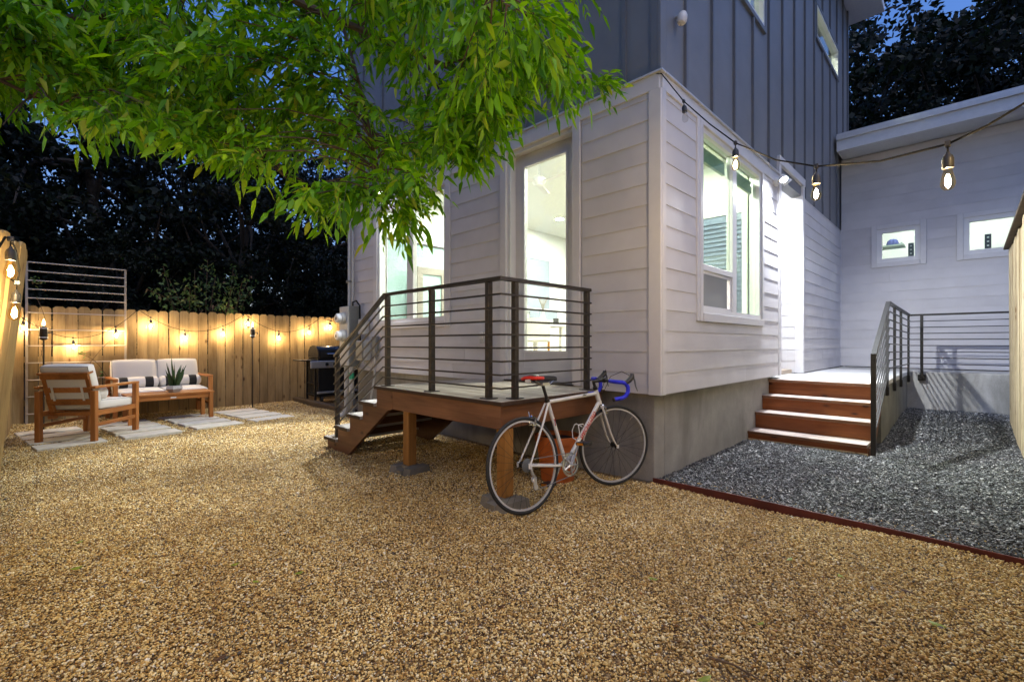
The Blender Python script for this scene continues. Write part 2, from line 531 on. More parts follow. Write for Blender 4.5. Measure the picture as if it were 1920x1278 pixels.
def m_bed(name, c1, c2, c3, scale):
    m, nt, b, N, L = newmat(name)
    v = coords(nt, rnd=False)
    vo = N.new('ShaderNodeTexVoronoi'); vo.inputs['Scale'].default_value = scale
    L.new(v, vo.inputs['Vector'])
    sp = N.new('ShaderNodeSeparateColor'); L.new(vo.outputs['Color'], sp.inputs[0])
    c = ramp(nt, sp.outputs[0], [(0, c1), (.5, c2), (1, c3)])
    ed = ramp(nt, vo.outputs['Distance'], [(.2, (1, 1, 1)), (.65, (.25, .22, .2))])
    L.new(mix(nt, 1.0, c.outputs[0], ed.outputs[0], 'MULTIPLY'), b.inputs['Base Color'])
    b.inputs['Roughness'].default_value = .85
    iv = N.new('ShaderNodeMath'); iv.operation = 'SUBTRACT'; iv.inputs[0].default_value = 1
    L.new(vo.outputs['Distance'], iv.inputs[1])
    bump(nt, b, iv.outputs[0], .8, .008)
m_bed('tan_bed', (.18, .09, .03), (.36, .23, .09), (.5, .38, .2), 75)
m_bed('slate_bed', (.015, .016, .018), (.045, .048, .052), (.13, .135, .14), 55)
m_bed('leaf_litter', (.02, .016, .01), (.035, .03, .015), (.05, .04, .02), 30)

# ============================================================ GROUND
XS, YS = 3.61, 1.835            # outer siding planes of the house: left face x = XS, right face y = YS
ZB, ZT = .765, 3.46             # bottom and top of the white siding
XB = 11.25                      # wall plane of the garage wing
def ss(a, b, x):
    t = np.clip((np.asarray(x, float) - a) / (b - a), 0, 1)
    return t * t * (3 - 2 * t)
def gz(x, y):
    """height of the gravel surface"""
    x = np.asarray(x, float); y = np.asarray(y, float)
    z = .008 * np.sin(x * 2.3 + 1.1 * y) + .007 * np.sin(y * 3.1 - x * 1.7 + 1) + .005 * np.sin(5.3 * x + 4.1 * y)
    slate = (x > 3.7) & (y < 1.95)
    return np.where(slate, .5 * z + .012 + .10 * ss(7.2, 10.1, x), z - .004)
def sheet(name, x0, x1, y0, y1, step, mat, drop=.0):
    nx = max(2, int((x1 - x0) / step) + 1); ny = max(2, int((y1 - y0) / step) + 1)
    xs = np.linspace(x0, x1, nx); ys = np.linspace(y0, y1, ny)
    gx, gy = np.meshgrid(xs, ys)
    z = gz(gx, gy) - drop
    v = np.stack([gx.ravel(), gy.ravel(), z.ravel()], 1)
    f = [(j * nx + i, j * nx + i + 1, (j + 1) * nx + i + 1, (j + 1) * nx + i) for j in range(ny - 1) for i in range(nx - 1)]
    me = bpy.data.meshes.new(name); me.from_pydata(v.tolist(), [], f)
    me.materials.append(MAT[mat])
    me.polygons.foreach_set('use_smooth', [True] * len(me.polygons))
    return struct(link(name, me))
MB().box(-150, 150, -150, 150, -.5, -.07).build('ground', 'leaf_litter')['kind'] = 'structure'
sheet('gravel_yard', -2.2, 3.69, -2.5, 10.15, .09, 'tan_bed', .006)
sheet('slate_gravel_bed', 3.71, 11.2, -1.6, 2.2, .09, 'slate_bed', .006)
sheet('side_yard', 3.75, 6.4, 7.36, 10.15, .12, 'tan_bed', .02)

# ============================================================ HOUSE
house = thing('house', 'two storey house with white lap siding below and dark grey vertical cladding above', 'house', (XS, YS, 0))
def hb(mb, name, mat, parent=house, **k): return mb.build(name, mat, parent, **k)

def wall_boxes(mb, axis, p0, p1, u0, u1, z0, z1, holes):
    """wall slab between planes p0..p1 with rectangular holes (u0,u1,z0,z1)"""
    us = sorted({u0, u1, *[min(max(h[0], u0), u1) for h in holes], *[min(max(h[1], u0), u1) for h in holes]})
    zs = sorted({z0, z1, *[min(max(h[2], z0), z1) for h in holes], *[min(max(h[3], z0), z1) for h in holes]})
    for i in range(len(us) - 1):
        run = None
        for j in range(len(zs) - 1):
            uc, zc = (us[i] + us[i + 1]) / 2, (zs[j] + zs[j + 1]) / 2
            inside = any(h[0] < uc < h[1] and h[2] < zc < h[3] for h in holes)
            if not inside:
                run = [zs[j], zs[j + 1]] if run is None else [run[0], zs[j + 1]]
            if (inside or j == len(zs) - 2) and run:
                if axis == 'x': mb.box(p0, p1, us[i], us[i + 1], *run)
                else: mb.box(us[i], us[i + 1], p0, p1, *run)
                run = None
    return mb
def siding(parent, axis, plane, sgn, u0, u1, z0, z1, holes, pitch=.1797, mat='white_siding'):
    """lap boards, each an object; axis 'x': wall plane x = plane; outward = sgn along that axis"""
    rows = int(math.ceil((z1 - z0) / pitch - 1e-6))
    for r in range(rows):
        a, b = z0 + r * pitch, min(z0 + (r + 1) * pitch, z1)
        cuts = [(a, b)]
        zs = sorted({a, b, *[h[2] for h in holes if a < h[2] < b], *[h[3] for h in holes if a < h[3] < b]})
        for k in range(len(zs) - 1):
            za, zb = zs[k], zs[k + 1]
            if zb - za < .012: continue
            zc = (za + zb) / 2
            hs = sorted([(h[0], h[1]) for h in holes if h[2] < zc < h[3]])
            u = u0; segs = []
            for (ha, hb_) in hs:
                if ha > u: segs.append((u, min(ha, u1)))
                u = max(u, hb_)
            if u < u1: segs.append((u, u1))
            parts_ = []
            for (ua, ub) in segs:                       # butt joints in the longer runs
                if ub - ua > 1.9 and random.random() < .55:
                    uj = random.uniform(ua + .5, ub - .5)
                    parts_ += [(ua, uj), (uj, ub)]
                else: parts_.append((ua, ub))
            for (ua, ub) in parts_:
                if ub - ua < .015: continue
                fa = (za - a) / pitch; fb = (zb - a) / pitch
                ta, tb = .016 - .0065 * fa, .016 - .0065 * fb      # lap: proud at the lower edge
                jit = random.uniform(-.0008, .0008)
                # plane is the outermost face; the back of the board lies 16 mm behind it
                back = plane - sgn * .016
                poly = [(back, za), (back + sgn * (ta + jit), za), (back + sgn * (tb + jit), zb), (back, zb)]
                mb = MB()
                if axis == 'x':
                    mb.prism(poly, 'y', ua + .001, ub - .001)
                else:
                    mb.prism(poly, 'x', ua + .001, ub - .001)
                mb.build('siding_board', mat, parent)
def mk(axis, p0, p1, u0, u1, z0, z1, mb=None, ch=0.0):
    mb = mb or MB()
    if axis == 'x': mb.box(p0, p1, u0, u1, z0, z1, ch=ch)
    else: mb.box(u0, u1, p0, p1, z0, z1, ch=ch)
    return mb
def casing(parent, axis, plane, sgn, u0, u1, z0, z1, w, top=None, bottom=None, name='trim', mat='white_trim'):
    """flat boards round an opening (u0..u1, z0..z1), proud of the siding"""
    a, b = plane - sgn * .02, plane + sgn * .017
    top = w if top is None else top; bottom = w if bottom is None else bottom
    mk(axis, a, b, u0 - w, u0, z0 - bottom, z1 + top, ch=.002).build(name, mat, parent)
    mk(axis, a, b, u1, u1 + w, z0 - bottom, z1 + top, ch=.002).build(name, mat, parent)
    mk(axis, a, b, u0 + .0015, u1 - .0015, z1, z1 + top, ch=.002).build(name, mat, parent)
    if bottom > 0:
        mk(axis, a, b + sgn * .006, u0 + .0015, u1 - .0015, z0 - bottom, z0, ch=.002).build(name, mat, parent)
def frame4(mb, axis, p0, p1, u0, u1, z0, z1, w):
    mk(axis, p0, p1, u0, u0 + w, z0, z1, mb); mk(axis, p0, p1, u1 - w, u1, z0, z1, mb)
    mk(axis, p0, p1, u0 + w, u1 - w, z0, z0 + w, mb); mk(axis, p0, p1, u0 + w, u1 - w, z1 - w, z1, mb)
    return mb

# openings
LW = (4.775, 6.505, 1.50, 3.235)          # left-face window opening (y0,y1,z0,z1)
LD = (2.74, 3.66, .79, 3.308)             # door opening
RW = (4.455, 6.25, 1.49, 3.305)           # right-face window opening (x0,x1,z0,z1)
ALC = (7.06, 8.245, .73, 3.63)            # entry alcove
YE = 7.404
hb(MB().box(XS + .11, XS + .3, YS + .11, YE - .04, -.1, ZB - .002, ch=.006), 'foundation', 'foundation_concrete')
hb(MB().box(XS + .305, 7.0, YS + .11, YS + .3, -.1, ZB - .003, ch=.006), 'foundation', 'foundation_concrete')

# left face
wl_ = hb(wall_boxes(MB(), 'x', XS + .0165, XS + .14, YS + .0165, YE, ZB + .004, ZT, [LD, LW]), 'left_wall', 'white_trim')
TW = .10
holesL = [(LD[0] - TW, LD[1] + .09, 0, LD[3] + .12), (LW[0] - TW - .005, LW[1] + TW + .005, LW[2] - .09, LW[3] + .12),
          (YS - .1, YS + .105, 0, 9)]
siding(wl_, 'x', XS, -1, YS, YE - .1, ZB, ZT - .13, holesL)
hb(MB().box(XS - .012, XS + .02, YS + .005, YE, ZT - .13, ZT, ch=.002), 'frieze_board', 'white_trim')
hb(MB().box(XS - .014, XS + .02, YS - .012, YS + .1, ZB - .004, ZT - .1305, ch=.003), 'corner_board', 'white_trim')
hb(MB().box(XS + .0205, XS + .085, YS - .014, YS + .02, ZB - .004, ZT - .1305, ch=.003), 'corner_board', 'white_trim')
hb(MB().box(XS - .012, XS + .02, YE - .1, YE + .012, ZB - .004, ZT - .1305, ch=.003), 'corner_board', 'white_trim')
hb(MB().box(XS - .03, XS + .05, YS - .032, YE + .03, ZT + .001, ZT + .016), 'drip_flashing', 'flashing')
# right face
wr_ = hb(wall_boxes(MB(), 'y', YS + .0165, YS + .14, XS + .141, ALC[0] - .09, ZB + .004, ZT, [RW]), 'right_wall', 'white_trim')
holesR = [(RW[0] - .125, RW[1] + .06, RW[2] - .085, RW[3] + .085)]
siding(wr_, 'y', YS, -1, XS + .086, ALC[0] - .10, ZB, ZT - .13, holesR)
hb(MB().box(XS + .0205, ALC[0] - .0905, YS - .012, YS + .02, ZT - .13, ZT, ch=.002), 'frieze_board', 'white_trim')
hb(MB().box(XS + .06, ALC[0] - .091, YS - .034, YS + .05, ZT + .001, ZT + .016), 'drip_flashing', 'flashing')
hb(MB().box(ALC[0] - .09, ALC[0], YS - .014, YS + .16, ZB - .005, ALC[3] - .001, ch=.003), 'corner_board', 'white_trim')
# wall between the alcove and the wing
wa_ = hb(MB().box(ALC[1] + .0165, XB + .02, YS + .0165, YS + .14, .74, ZT), 'entry_wall', 'white_trim')
siding(wa_, 'y', YS, -1, ALC[1] + .075, XB - .03, .745, ZT, [])
hb(MB().box(XB - .03, XB - .004, YS - .012, YS + .016, .742, ZT, ch=.002), 'corner_board', 'white_trim')
hb(MB().box(ALC[1] + .001, ALC[1] + .075, YS - .013, YS + .02, .735, ALC[3] - .0005, ch=.003), 'corner_board', 'white_trim')
hb(MB().box(ALC[1] - .012, ALC[1] + .001 - .002, YS - .010, YS + .10, .735, ALC[3] - .001, ch=.003), 'corner_board', 'white_trim')
hb(MB().box(ALC[0] - .09, ALC[1] + .09, YS - .02, YS + .05, ALC[3], ALC[3] + .11, ch=.003), 'header_board', 'white_trim')
# alcove interior
as_ = hb(MB().box(ALC[1] + .0045, ALC[1] + .14, YS + .141, 3.4, .74, ALC[3]), 'alcove_wall', 'white_trim')
siding(as_, 'x', ALC[1] - .012, -1, YS + .101, 3.3, .74, ALC[3], [])
hb(MB().box(ALC[0] - .05, ALC[1] + .14, 3.3, 3.4, .735, ALC[3] + .1), 'alcove_wall', 'white_trim')
hb(MB().box(ALC[0] - .09, ALC[1] + .14, YS + .051, 3.4, ALC[3] + .001, ALC[3] + .1), 'alcove_ceiling', 'white_trim')
hb(MB().box(ALC[0] - .09, ALC[0], YS + .161, 3.3, .735, ALC[3]), 'alcove_wall', 'white_trim')
al = hb(MB().lathe([(.0, 0), (.07, 0), (.07, -.006), (0, -.006)], 20, Matrix.Translation((7.62, 2.35, ALC[3] - .001))), 'alcove_downlight', 'alcove_emit')

# upper storey cladding
uL = hb(MB().box(XS + .02, XS + .16, YS + .02, YE, ZT + .017, 8.25), 'upper_left_wall', 'grey_cladding')
for k in range(9):
    y = 2.18 + .6 * k
    if y < YE - .1: MB().box(XS - .004, XS + .0195, y - .017, y + .017, ZT + .018, 8.24).build('batten', 'grey_cladding_rib', uL)
MB().box(XS - .002, XS + .0195, YS + .021, YS + .085, ZT + .018, 8.24).build('batten', 'grey_cladding_rib', uL)
WA = (4.75, 6.36, 5.16, 6.3); WBw = (9.16, 10.95, 6.39, 6.93)
uR = hb(wall_boxes(MB(), 'y', YS + .02, YS + .16, XS + .161, 12.02, ZT + .017, 8.25, [WA, WBw]), 'upper_right_wall', 'grey_cladding')
def cutbat(x):
    segs = [(ZT + .018 if not (ALC[0] - .1 < x < ALC[1] + .1) else ALC[3] + .112, 8.24)]
    for w in (WA, WBw):
        if w[0] - .06 < x < w[1] + .06:
            segs = [(segs[0][0], w[2] - .06), (w[3] + .06, 8.24)]
    return segs
for k in range(13):
    x = 4.12 + .615 * k
    for (a, b) in cutbat(x):
        MB().box(x - .02, x + .02, YS - .008, YS + .0195, a, b).build('batten', 'grey_cladding_rib', uR)
MB().box(XS + .0, XS + .06, YS - .004, YS + .0195, ZT + .018, 8.24).build('batten', 'grey_cladding', uR)
MB().box(11.97, 12.03, YS - .008, YS + .0195, ZT + .018, 8.24).build('batten', 'grey_cladding_rib', uR)
for nm, w in (('upper_window', WA), ('upper_window', WBw)):
    wdw = hb(frame4(MB(), 'y', YS - .004, YS + .1, w[0], w[1], w[2], w[3], .035), nm, 'vinyl_frame')
    mk('y', YS + .05, YS + .056, w[0] + .035, w[1] - .035, w[2] + .035, w[3] - .035).build('pane', 'window_glass', wdw)
    frame4(MB(), 'y', YS - .012, YS + .0195, w[0] - .055, w[1] + .055, w[2] - .055, w[3] + .055, .054).build('trim', 'grey_cladding_rib', wdw)
hb(MB().box(XS - .5, 12.6, YS - .55, YE + .5, 8.26, 8.42, ch=.01), 'roof', 'fascia_paint')
hb(MB().box(12.0, 12.14, YS + .161, YE, .5, 8.25).box(XS + .161, 11.999, YE - .12, YE, .78, 8.25), 'rear_wall', 'grey_cladding')

# --- left-face window
w1 = hb(frame4(MB(), 'x', XS + .01, XS + .085, LW[0], LW[1], LW[2], LW[3], .05), 'window', 'vinyl_frame')
mk('x', XS + .012, XS + .08, 5.545, 5.70, LW[2] + .05, LW[3] - .05, ch=.004).build('mullion', 'vinyl_frame', w1)
mk('x', XS + .045, XS + .051, LW[0] + .05, 5.545, LW[2] + .05, LW[3] - .05).build('pane', 'window_glass', w1)
mk('x', XS + .045, XS + .051, 5.70, LW[1] - .05, LW[2] + .05, LW[3] - .05).build('pane', 'window_glass', w1)
casing(w1, 'x', XS, -1, LW[0], LW[1], LW[2], LW[3], TW, .12, .085)
# --- right-face window: fixed upper left light over a small sliding sash, tall right light
w2 = hb(frame4(MB(), 'y', YS + .008, YS + .085, RW[0], RW[1], RW[2], RW[3], .05), 'window', 'vinyl_frame')
mk('y', YS + .010, YS + .08, 5.31, 5.425, RW[2] + .05, RW[3] - .05, ch=.004).build('mullion', 'vinyl_frame', w2)
mk('y', YS + .012, YS + .08, RW[0] + .05, 5.31, 1.915, 1.975, ch=.004).build('transom', 'vinyl_frame', w2)
mk('y', YS + .045, YS + .051, RW[0] + .05, 5.31, 1.975, RW[3] - .05).build('pane', 'green_glass', w2)
mk('y', YS + .045, YS + .051, 5.425, RW[1] - .05, RW[2] + .05, RW[3] - .05).build('pane', 'green_glass', w2)
sash = frame4(MB(), 'y', YS + .03, YS + .06, RW[0] + .052, 5.308, RW[2] + .052, 1.913, .028).build('sash', 'vinyl_frame', w2)
mk('y', YS + .034, YS + .038, RW[0] + .08, 5.20, RW[2] + .08, 1.885).build('insect_screen', 'screen_mesh', w2)
casing(w2, 'y', YS, -1, RW[0], RW[1], RW[2], RW[3], .06, .08, .08)
mk('y', YS - .013, YS + .02, RW[0] - .125, RW[0] - .062, RW[2] - .08, RW[3] + .08, ch=.002).build('trim', 'white_trim', w2)
mk('y', YS + .10, YS + .13, RW[0] + .05, 5.31, 3.06, 3.2).build('roller_shade', 'shade_fabric', w2)
mk('y', YS + .10, YS + .13, 5.425, RW[1] - .05, 3.06, 3.2).build('roller_shade', 'shade_fabric', w2)
MB().tube([(4.86, YS + .2, 3.1), (4.86, YS + .2, 2.72)], .004, 5).build('pull_cord', 'chair_white', w2)
# --- glazed deck door, set back in its jambs
XD = XS + .10
door = hb(frame4(MB(), 'x', XD, XD + .045, LD[0] + .02, LD[1] - .045, LD[2] + .012, LD[3] - .04, .135), 'door', 'white_trim')
MB().box(XD + .004, XD + .04, LD[0] + .156, LD[1] - .181, LD[2] + .147, 1.115).build('kick_panel', 'white_trim', door)
mk('x', XD + .018, XD + .026, LD[0] + .155, LD[1] - .18, 1.12, LD[3] - .175).build('pane', 'window_glass', door)
frame4(MB(), 'x', XD - .008, XD - .001, LD[0] + .14, LD[1] - .166, 1.10, LD[3] - .158, .02).build('glazing_bead', 'vinyl_frame', door)
MB().tube([(XD - .001, 3.585, 1.72), (XD - .05, 3.585, 1.72), (XD - .05, 3.49, 1.72)], .011, 8).build('handle', 'steel', door)
mk('x', XS + .015, XD + .06, LD[0] - .0005, LD[0] + .019, LD[2], LD[3] - .0005).build('jamb', 'vinyl_frame', door)
mk('x', XS + .015, XD + .06, LD[1] - .044, LD[1] + .0005, LD[2], LD[3] - .0005).build('jamb', 'vinyl_frame', door)
mk('x', XS + .015, XD + .06, LD[0] + .0195, LD[1] - .0445, LD[3] - .039, LD[3]).build('jamb', 'vinyl_frame', door)
mk('x', XS - .03, XD + .06, LD[0] - .02, LD[1] + .02, LD[2] - .004, LD[2] + .011, ch=.003).build('threshold', 'bronze_metal', door)
casing(door, 'x', XS, -1, LD[0], LD[1], LD[2] + .0, LD[3], .09, .115, 0)

# --- interior
FZ, CZ = .79, 3.84
hb(MB().box(XS + .145, 11.9, YS + .145, YE - .13, FZ - .06, FZ), 'interior_floor', 'interior_floor_wood')
hb(MB().box(XS + .165, 7.0, YS + .165, YE - .13, CZ, CZ + .05).box(7.0, 11.9, 3.42, YE - .13, CZ, CZ + .05), 'ceiling', 'interior_paint')
hb(wall_boxes(MB(), 'x', XS + .162, XS + .168, YS + .165, YE - .13, FZ, CZ, [LD, LW]), 'interior_wall', 'interior_paint')
hb(wall_boxes(MB(), 'y', YS + .162, YS + .168, XS + .17, 6.96, FZ, CZ, [RW]), 'interior_wall', 'interior_green_paint')
hb(MB().box(XS + .17, 11.0, YE - .135, YE - .125, FZ, CZ), 'interior_wall', 'interior_paint')
hb(MB().box(10.9, 10.98, 3.42, YE - .14, FZ, CZ), 'interior_wall', 'interior_paint')
hb(MB().box(6.94, 6.968, YS + .17, 3.41, FZ, CZ), 'interior_wall', 'interior_paint')
hb(MB().box(6.97, 10.9, 3.41, 3.44, FZ, CZ), 'interior_wall', 'interior_paint')
for (x, y) in ((4.6, 3.0), (5.6, 2.7), (4.7, 5.6), (6.2, 4.4), (7.7, 6.2), (8.6, 4.8), (6.0, 6.3)):
    dl = hb(MB().lathe([(0, -.004), (.075, -.004), (.075, .0), (0, 0)], 20, Matrix.Translation((x, y, CZ - .001))), 'downlight', 'downlight_emit')
    MB().lathe([(.0755, -.007), (.1, -.007), (.1, .0), (.0755, 0)], 20, Matrix.Translation((x, y, CZ - .0005)), ring=True).build('downlight_ring', 'vinyl_frame', dl)
for (x, y) in ((5.6, 3.0), (10.0, 3.0), (7.8, 3.2)):
    hb(MB().lathe([(0, -.004), (.14, -.004), (.14, .0), (0, 0)], 20, Matrix.Translation((x, y, 8.2))), 'upper_downlight', 'upper_emit')
hb(MB().box(XS + .17, 11.9, YS + .17, YE - .13, 8.205, 8.23).box(XS + .17, 11.9, 4.4, 4.45, 3.95, 8.2), 'upper_room', 'interior_green_paint')
hb(MB().box(8.9, 9.2, 6.2, 6.5, CZ - .012, CZ - .002, ch=.003), 'air_vent', 'vinyl_frame')
# windows and glazed door on the inner walls, night outside; reflections painted into panes
def inner_win(axis, plane, sgn, u0, u1, z0, z1, pane, trim='vinyl_frame', w=.09):
    a, b = plane, plane + sgn * .03
    o = hb(frame4(MB(), axis, a, b, u0 - w, u1 + w, z0 - w, z1 + w, w), 'interior_window', trim)
    mk(axis, a, a + sgn * .012, u0 + .0015, u1 - .0015, z0 + .0015, z1 - .0015).build('pane', pane, o)
    return o
YW = YE - .136
iw = inner_win('y', YW, -1, 4.15, 5.75, 1.35, 3.05, 'teal_reflection')
MB().box(4.15, 5.75, YW - .03, YW - .0125, 3.012, 3.048).build('shade_rail', 'black_plastic', iw)
inner_win('y', YW, -1, 7.75, 8.62, 2.02, 3.18, 'dark_pane')
iw3 = inner_win('x', 6.939, -1, 2.28, 3.12, 1.12, 3.05, 'blue_pane', 'vinyl_frame', .06)
for k in range(28):
    z = 1.16 + k * .066
    MB().box(6.90, 6.926, 2.30, 3.10, z, z + .004).build('siding_view_slat', 'blue_pane', iw3)  # slats stand in for the alcove siding seen through the door glass

# ============================================================ GARAGE WING
wing = thing('garage_wing', 'low white wing with a flat fascia roof and two small square windows', 'building', (XB, 0, 0))
GW1 = (.64, 1.265, 2.73, 3.37); GW2 = (-1.25, .075, 2.73, 3.37)
gw = MB(); wall_boxes(gw, 'x', XB + .0165, XB + .14, -3.2, YS - .003, .74, 4.86, [GW1, GW2])
gwo = gw.build('wall', 'white_trim', wing)
gh = [(GW1[0] - .085, GW1[1] + .085, GW1[2] - .085, GW1[3] + .085), (GW2[0] - .085, GW2[1] + .085, GW2[2] - .085, GW2[3] + .085)]
siding(gwo, 'x', XB, -1, -3.2, YS - .003, .745, 4.855, gh)
for g, span in ((GW1, None), (GW2, None)):
    o = frame4(MB(), 'x', XB + .004, XB + .085, g[0], g[1], g[2], g[3], .075).build('window', 'vinyl_frame', wing)
    mk('x', XB + .045, XB + .051, g[0] + .075, g[1] - .075, g[2] + .075, g[3] - .075).build('pane', 'window_glass', o)
    casing(o, 'x', XB, -1, g[0], g[1], g[2], g[3], .085)
    hx = g[0] + .14 if g is GW1 else -.22
    hz = g[2] + .075
    lk = MB().box(XB + .10, XB + .12, hx - .045, hx + .035, hz, hz + .26).build('alarm_panel', 'black_plastic', o)
    for q in range(3):
        MB().box(XB + .094, XB + .0995, hx - .018, hx + .008, hz + .055 + q * .07, hz + .075 + q * .07).build('indicator', 'chair_white', lk)
MB().box(XB - .56, 16.0, -3.6, YS - .03, 4.868, 5.0).build('soffit', 'fascia_paint', wing)
MB().box(XB - .60, XB - .562, -3.6, YS - .028, 4.86, 5.10, ch=.004).build('fascia', 'fascia_paint', wing)
MB().box(XB - .64, XB - .601, -3.6, YS - .026, 5.06, 5.15, ch=.006).build('gutter', 'flashing', wing)
MB().box(XB - .60, 16.0, -3.6, YS - .027, 5.101, 5.19).build('roof', 'flashing', wing)
MB().box(XB + .14, 14.0, -3.2, YS - .05, 4.5, 4.56).box(14.0, 14.1, -3.2, YS - .05, .7, 4.55).box(XB + .16, 14.0, YS - .05, YS - .01, .7, 4.55).box(XB + .16, 14.0, -3.2, -3.15, .7, 4.55).build('interior_wall', 'interior_paint', wing)
MB().box(XB + .14, 14.0, -3.2, YS - .05, .68, .74).build('interior_floor', 'interior_floor_wood', wing)
for y in (-.6, .9):
    MB().lathe([(0, -.01), (.16, -.01), (.16, .0), (0, 0)], 20, Matrix.Translation((12.6, y, 4.49))).build('ceiling_lamp', 'garage_emit', wing)
sh = tag(MB().box(12.9, 13.35, 1.0, 1.78, 3.3, 3.33).box(12.9, 12.93, 1.02, 1.05, 3.33, 3.36).build('wall_shelf', 'shade_fabric'), 'pale wall shelf inside the smaller garage window', 'shelf')
bx = tag(MB().box(12.98, 13.2, 1.45, 1.7, 3.331, 3.62, ch=.01).build('storage_box', 'appliance_black'), 'black box on the shelf inside the smaller garage window', 'box')
cap = MB().lathe([(.0, .15), (.05, .145), (.09, .11), (.11, .05), (.115, 0)], 14, Matrix.Translation((13.1, 1.2, 3.331)))
cap.box(12.93, 13.04, 1.04, 1.14, 3.332, 3.345, ch=.003)
tag(cap.build('cap', 'navy_cloth', None, smooth=True), 'navy cap lying on the shelf inside the garage', 'cap')

# concrete entry landing, walkway along the wing
landing = thing('entry_landing', 'raised concrete landing and walkway between the wooden steps and the garage wing', 'landing', (8, 1.2, 0))
MB().box(7.02, 10.25, .74, YS + .10, .66, .728, ch=.008).build('slab', 'landing_concrete', landing)
MB().box(7.025, 10.245, .75, YS + .10, -.05, .6595).build('base', 'landing_base_shaded', landing)
MB().box(7.07, 8.235, YS + .101, 3.3, .3, .7275).build('alcove_floor', 'landing_concrete', landing)
MB().box(10.252, XB + .1, -2.6, YS + .009, -.05, .727, ch=.008).build('retaining_wall', 'retaining_concrete', landing)

# ============================================================ DECK WITH STAIRS
DX, DY, DZ, DYE = 2.30, 2.39, .78, 4.171
deck = thing('deck', 'small raised timber deck with weathered boards and brown beams in front of the glazed door', 'deck', (2.95, 3.3, 0))
nb = 9
bw = (XS - .03 - DX + .02) / nb
for i in range(nb):
    x0 = DX - .02 + i * bw
    MB().box(x0 + .002, x0 + bw - .003, DY - .02 + random.uniform(-.003, .003), DYE, DZ - .028, DZ + random.uniform(-.0015, .0015), ch=.003).build('deck_board', 'deck_grey_y', deck)
MB().box(DX - .024, DX - .0205, DY - .025, DYE + .001, DZ - .03, DZ - .002).build('board_edge', 'deck_edge_brown', deck)
MB().box(DX - .0203, XS - .03, DY - .0275, DY - .0235, DZ - .03, DZ - .002).build('board_edge', 'deck_edge_brown', deck)
MB().box(DX, DX + .04, DY + .0005, DYE - .302, .576, DZ - .0295, ch=.003).build('rim_beam', 'cedar_beam_y', deck)
MB().box(DX + .0005, XS - .03, DY - .0005, DY + .04, .576, DZ - .0295, ch=.003).build('rim_beam', 'cedar_beam_x', deck)
MB().box(DX + .042, XS - .03, DYE - .06, DYE - .021, .58, DZ - .0295).build('rim_beam', 'cedar_beam_x', deck)
for y in (2.82, 3.26, 3.7):
    MB().box(DX + .042, XS + .05, y - .02, y + .02, .585, DZ - .0295).build('joist', 'cedar_beam_x', deck)
for y in (2.44, 3.71):
    MB().box(2.345, 2.435, y - .045, y + .045, .072, .575 if y > 3 else .575, ch=.004).build('post', 'cedar_post', deck)
    f = MB()
    M = Matrix.Translation((2.39, y, -.028)) @ Matrix.Rotation(R(8 if y > 3 else -6), 4, 'Z')
    f.prism([(-.15, -.06), (.15, -.06), (.11, .095), (-.11, .095)], 'y', -.14, -.05, M)
    f.prism([(-.15, -.06), (.15, -.06), (.11, .095), (-.11, .095)], 'y', .05, .14, M)
    f.box(-.14, -.055, -.0499, .0499, -.06, .07, M)
    f.box(.055, .14, -.0499, .0499, -.06, .07, M)
    f.box(-.0549, .0549, -.0499, .0499, -.06, .099, M)
    f.build('footing', 'footing_concrete', deck)
nose = [(5.304, .128), (5.029, .286), (4.741, .448), (4.455, .607)]
ends = [n[0] for n in nose[1:]] + [DYE]
poly = [(5.29, -.02), (5.29, nose[0][1] - .036)]
for i, (yn, zt) in enumerate(nose):
    poly.append((ends[i] + -.012, zt - .036))
    if i < 3: poly.append((ends[i] - .012, nose[i + 1][1] - .036))
poly += [(DYE - .012, DZ - .03), (DYE - .3, DZ - .03), (DYE - .3, .575), (DYE - .22, .555), (4.79, -.02)]
for x in (DX - .003, 3.36):
    MB().prism(poly, 'x', x + .003, x + .042).build('stringer', 'cedar_beam_y', deck)
for i, (yn, zt) in enumerate(nose):
    td = MB().box(DX - .03, 3.43, ends[i] - .005, yn + .012, zt - .035, zt, ch=.003).build('tread', 'tread_grey_x', deck)
    MB().box(DX - .033, DX - .0303, ends[i] - .004, yn + .012, zt - .034, zt - .002).build('tread_end', 'deck_edge_brown', td)
    ztop = nose[i + 1][1] if i < 3 else DZ
    MB().box(DX + .041, 3.40, ends[i] - .032, ends[i] - .012, zt + .001, ztop - .037).build('riser', 'cedar_beam_x', deck)

# deck railing: posts, flat top rail, thin bars that bend round the corner and run down the stair
rail = thing('deck_railing', 'dark bronze metal railing with thin horizontal bars round the timber deck and stair', 'railing', (2.33, 2.42, DZ))
RX, RY = DX + .035, DY + .035
top = 1.672
def bar(parent, pts, w, h, name, mat):
    """square bar along a path"""
    m = MB()
    P = [Vector(p) for p in pts]
    m.tube(P, w * .7071, 4, flat=h / w, ref=(0, 0, 1))
    m.build(name, mat, parent)
slope = (1.055 - top) / (5.15 - 4.06)
bar(rail, [(RX, 5.165, 1.048), (RX, 4.06, top), (RX, RY, top), (3.44, RY, top)], .042, .026, 'top_rail', 'bronze_metal')
for i in range(8):
    z = .868 + i * .0985
    pts = [(RX - .012, 5.17, z + slope * (5.17 - 4.06)), (RX - .012, 4.075, z), (RX - .012, RY - .012, z), (3.445, RY - .012, z)]
    bar(rail, pts, .013, .013, 'bar', 'bronze_metal')
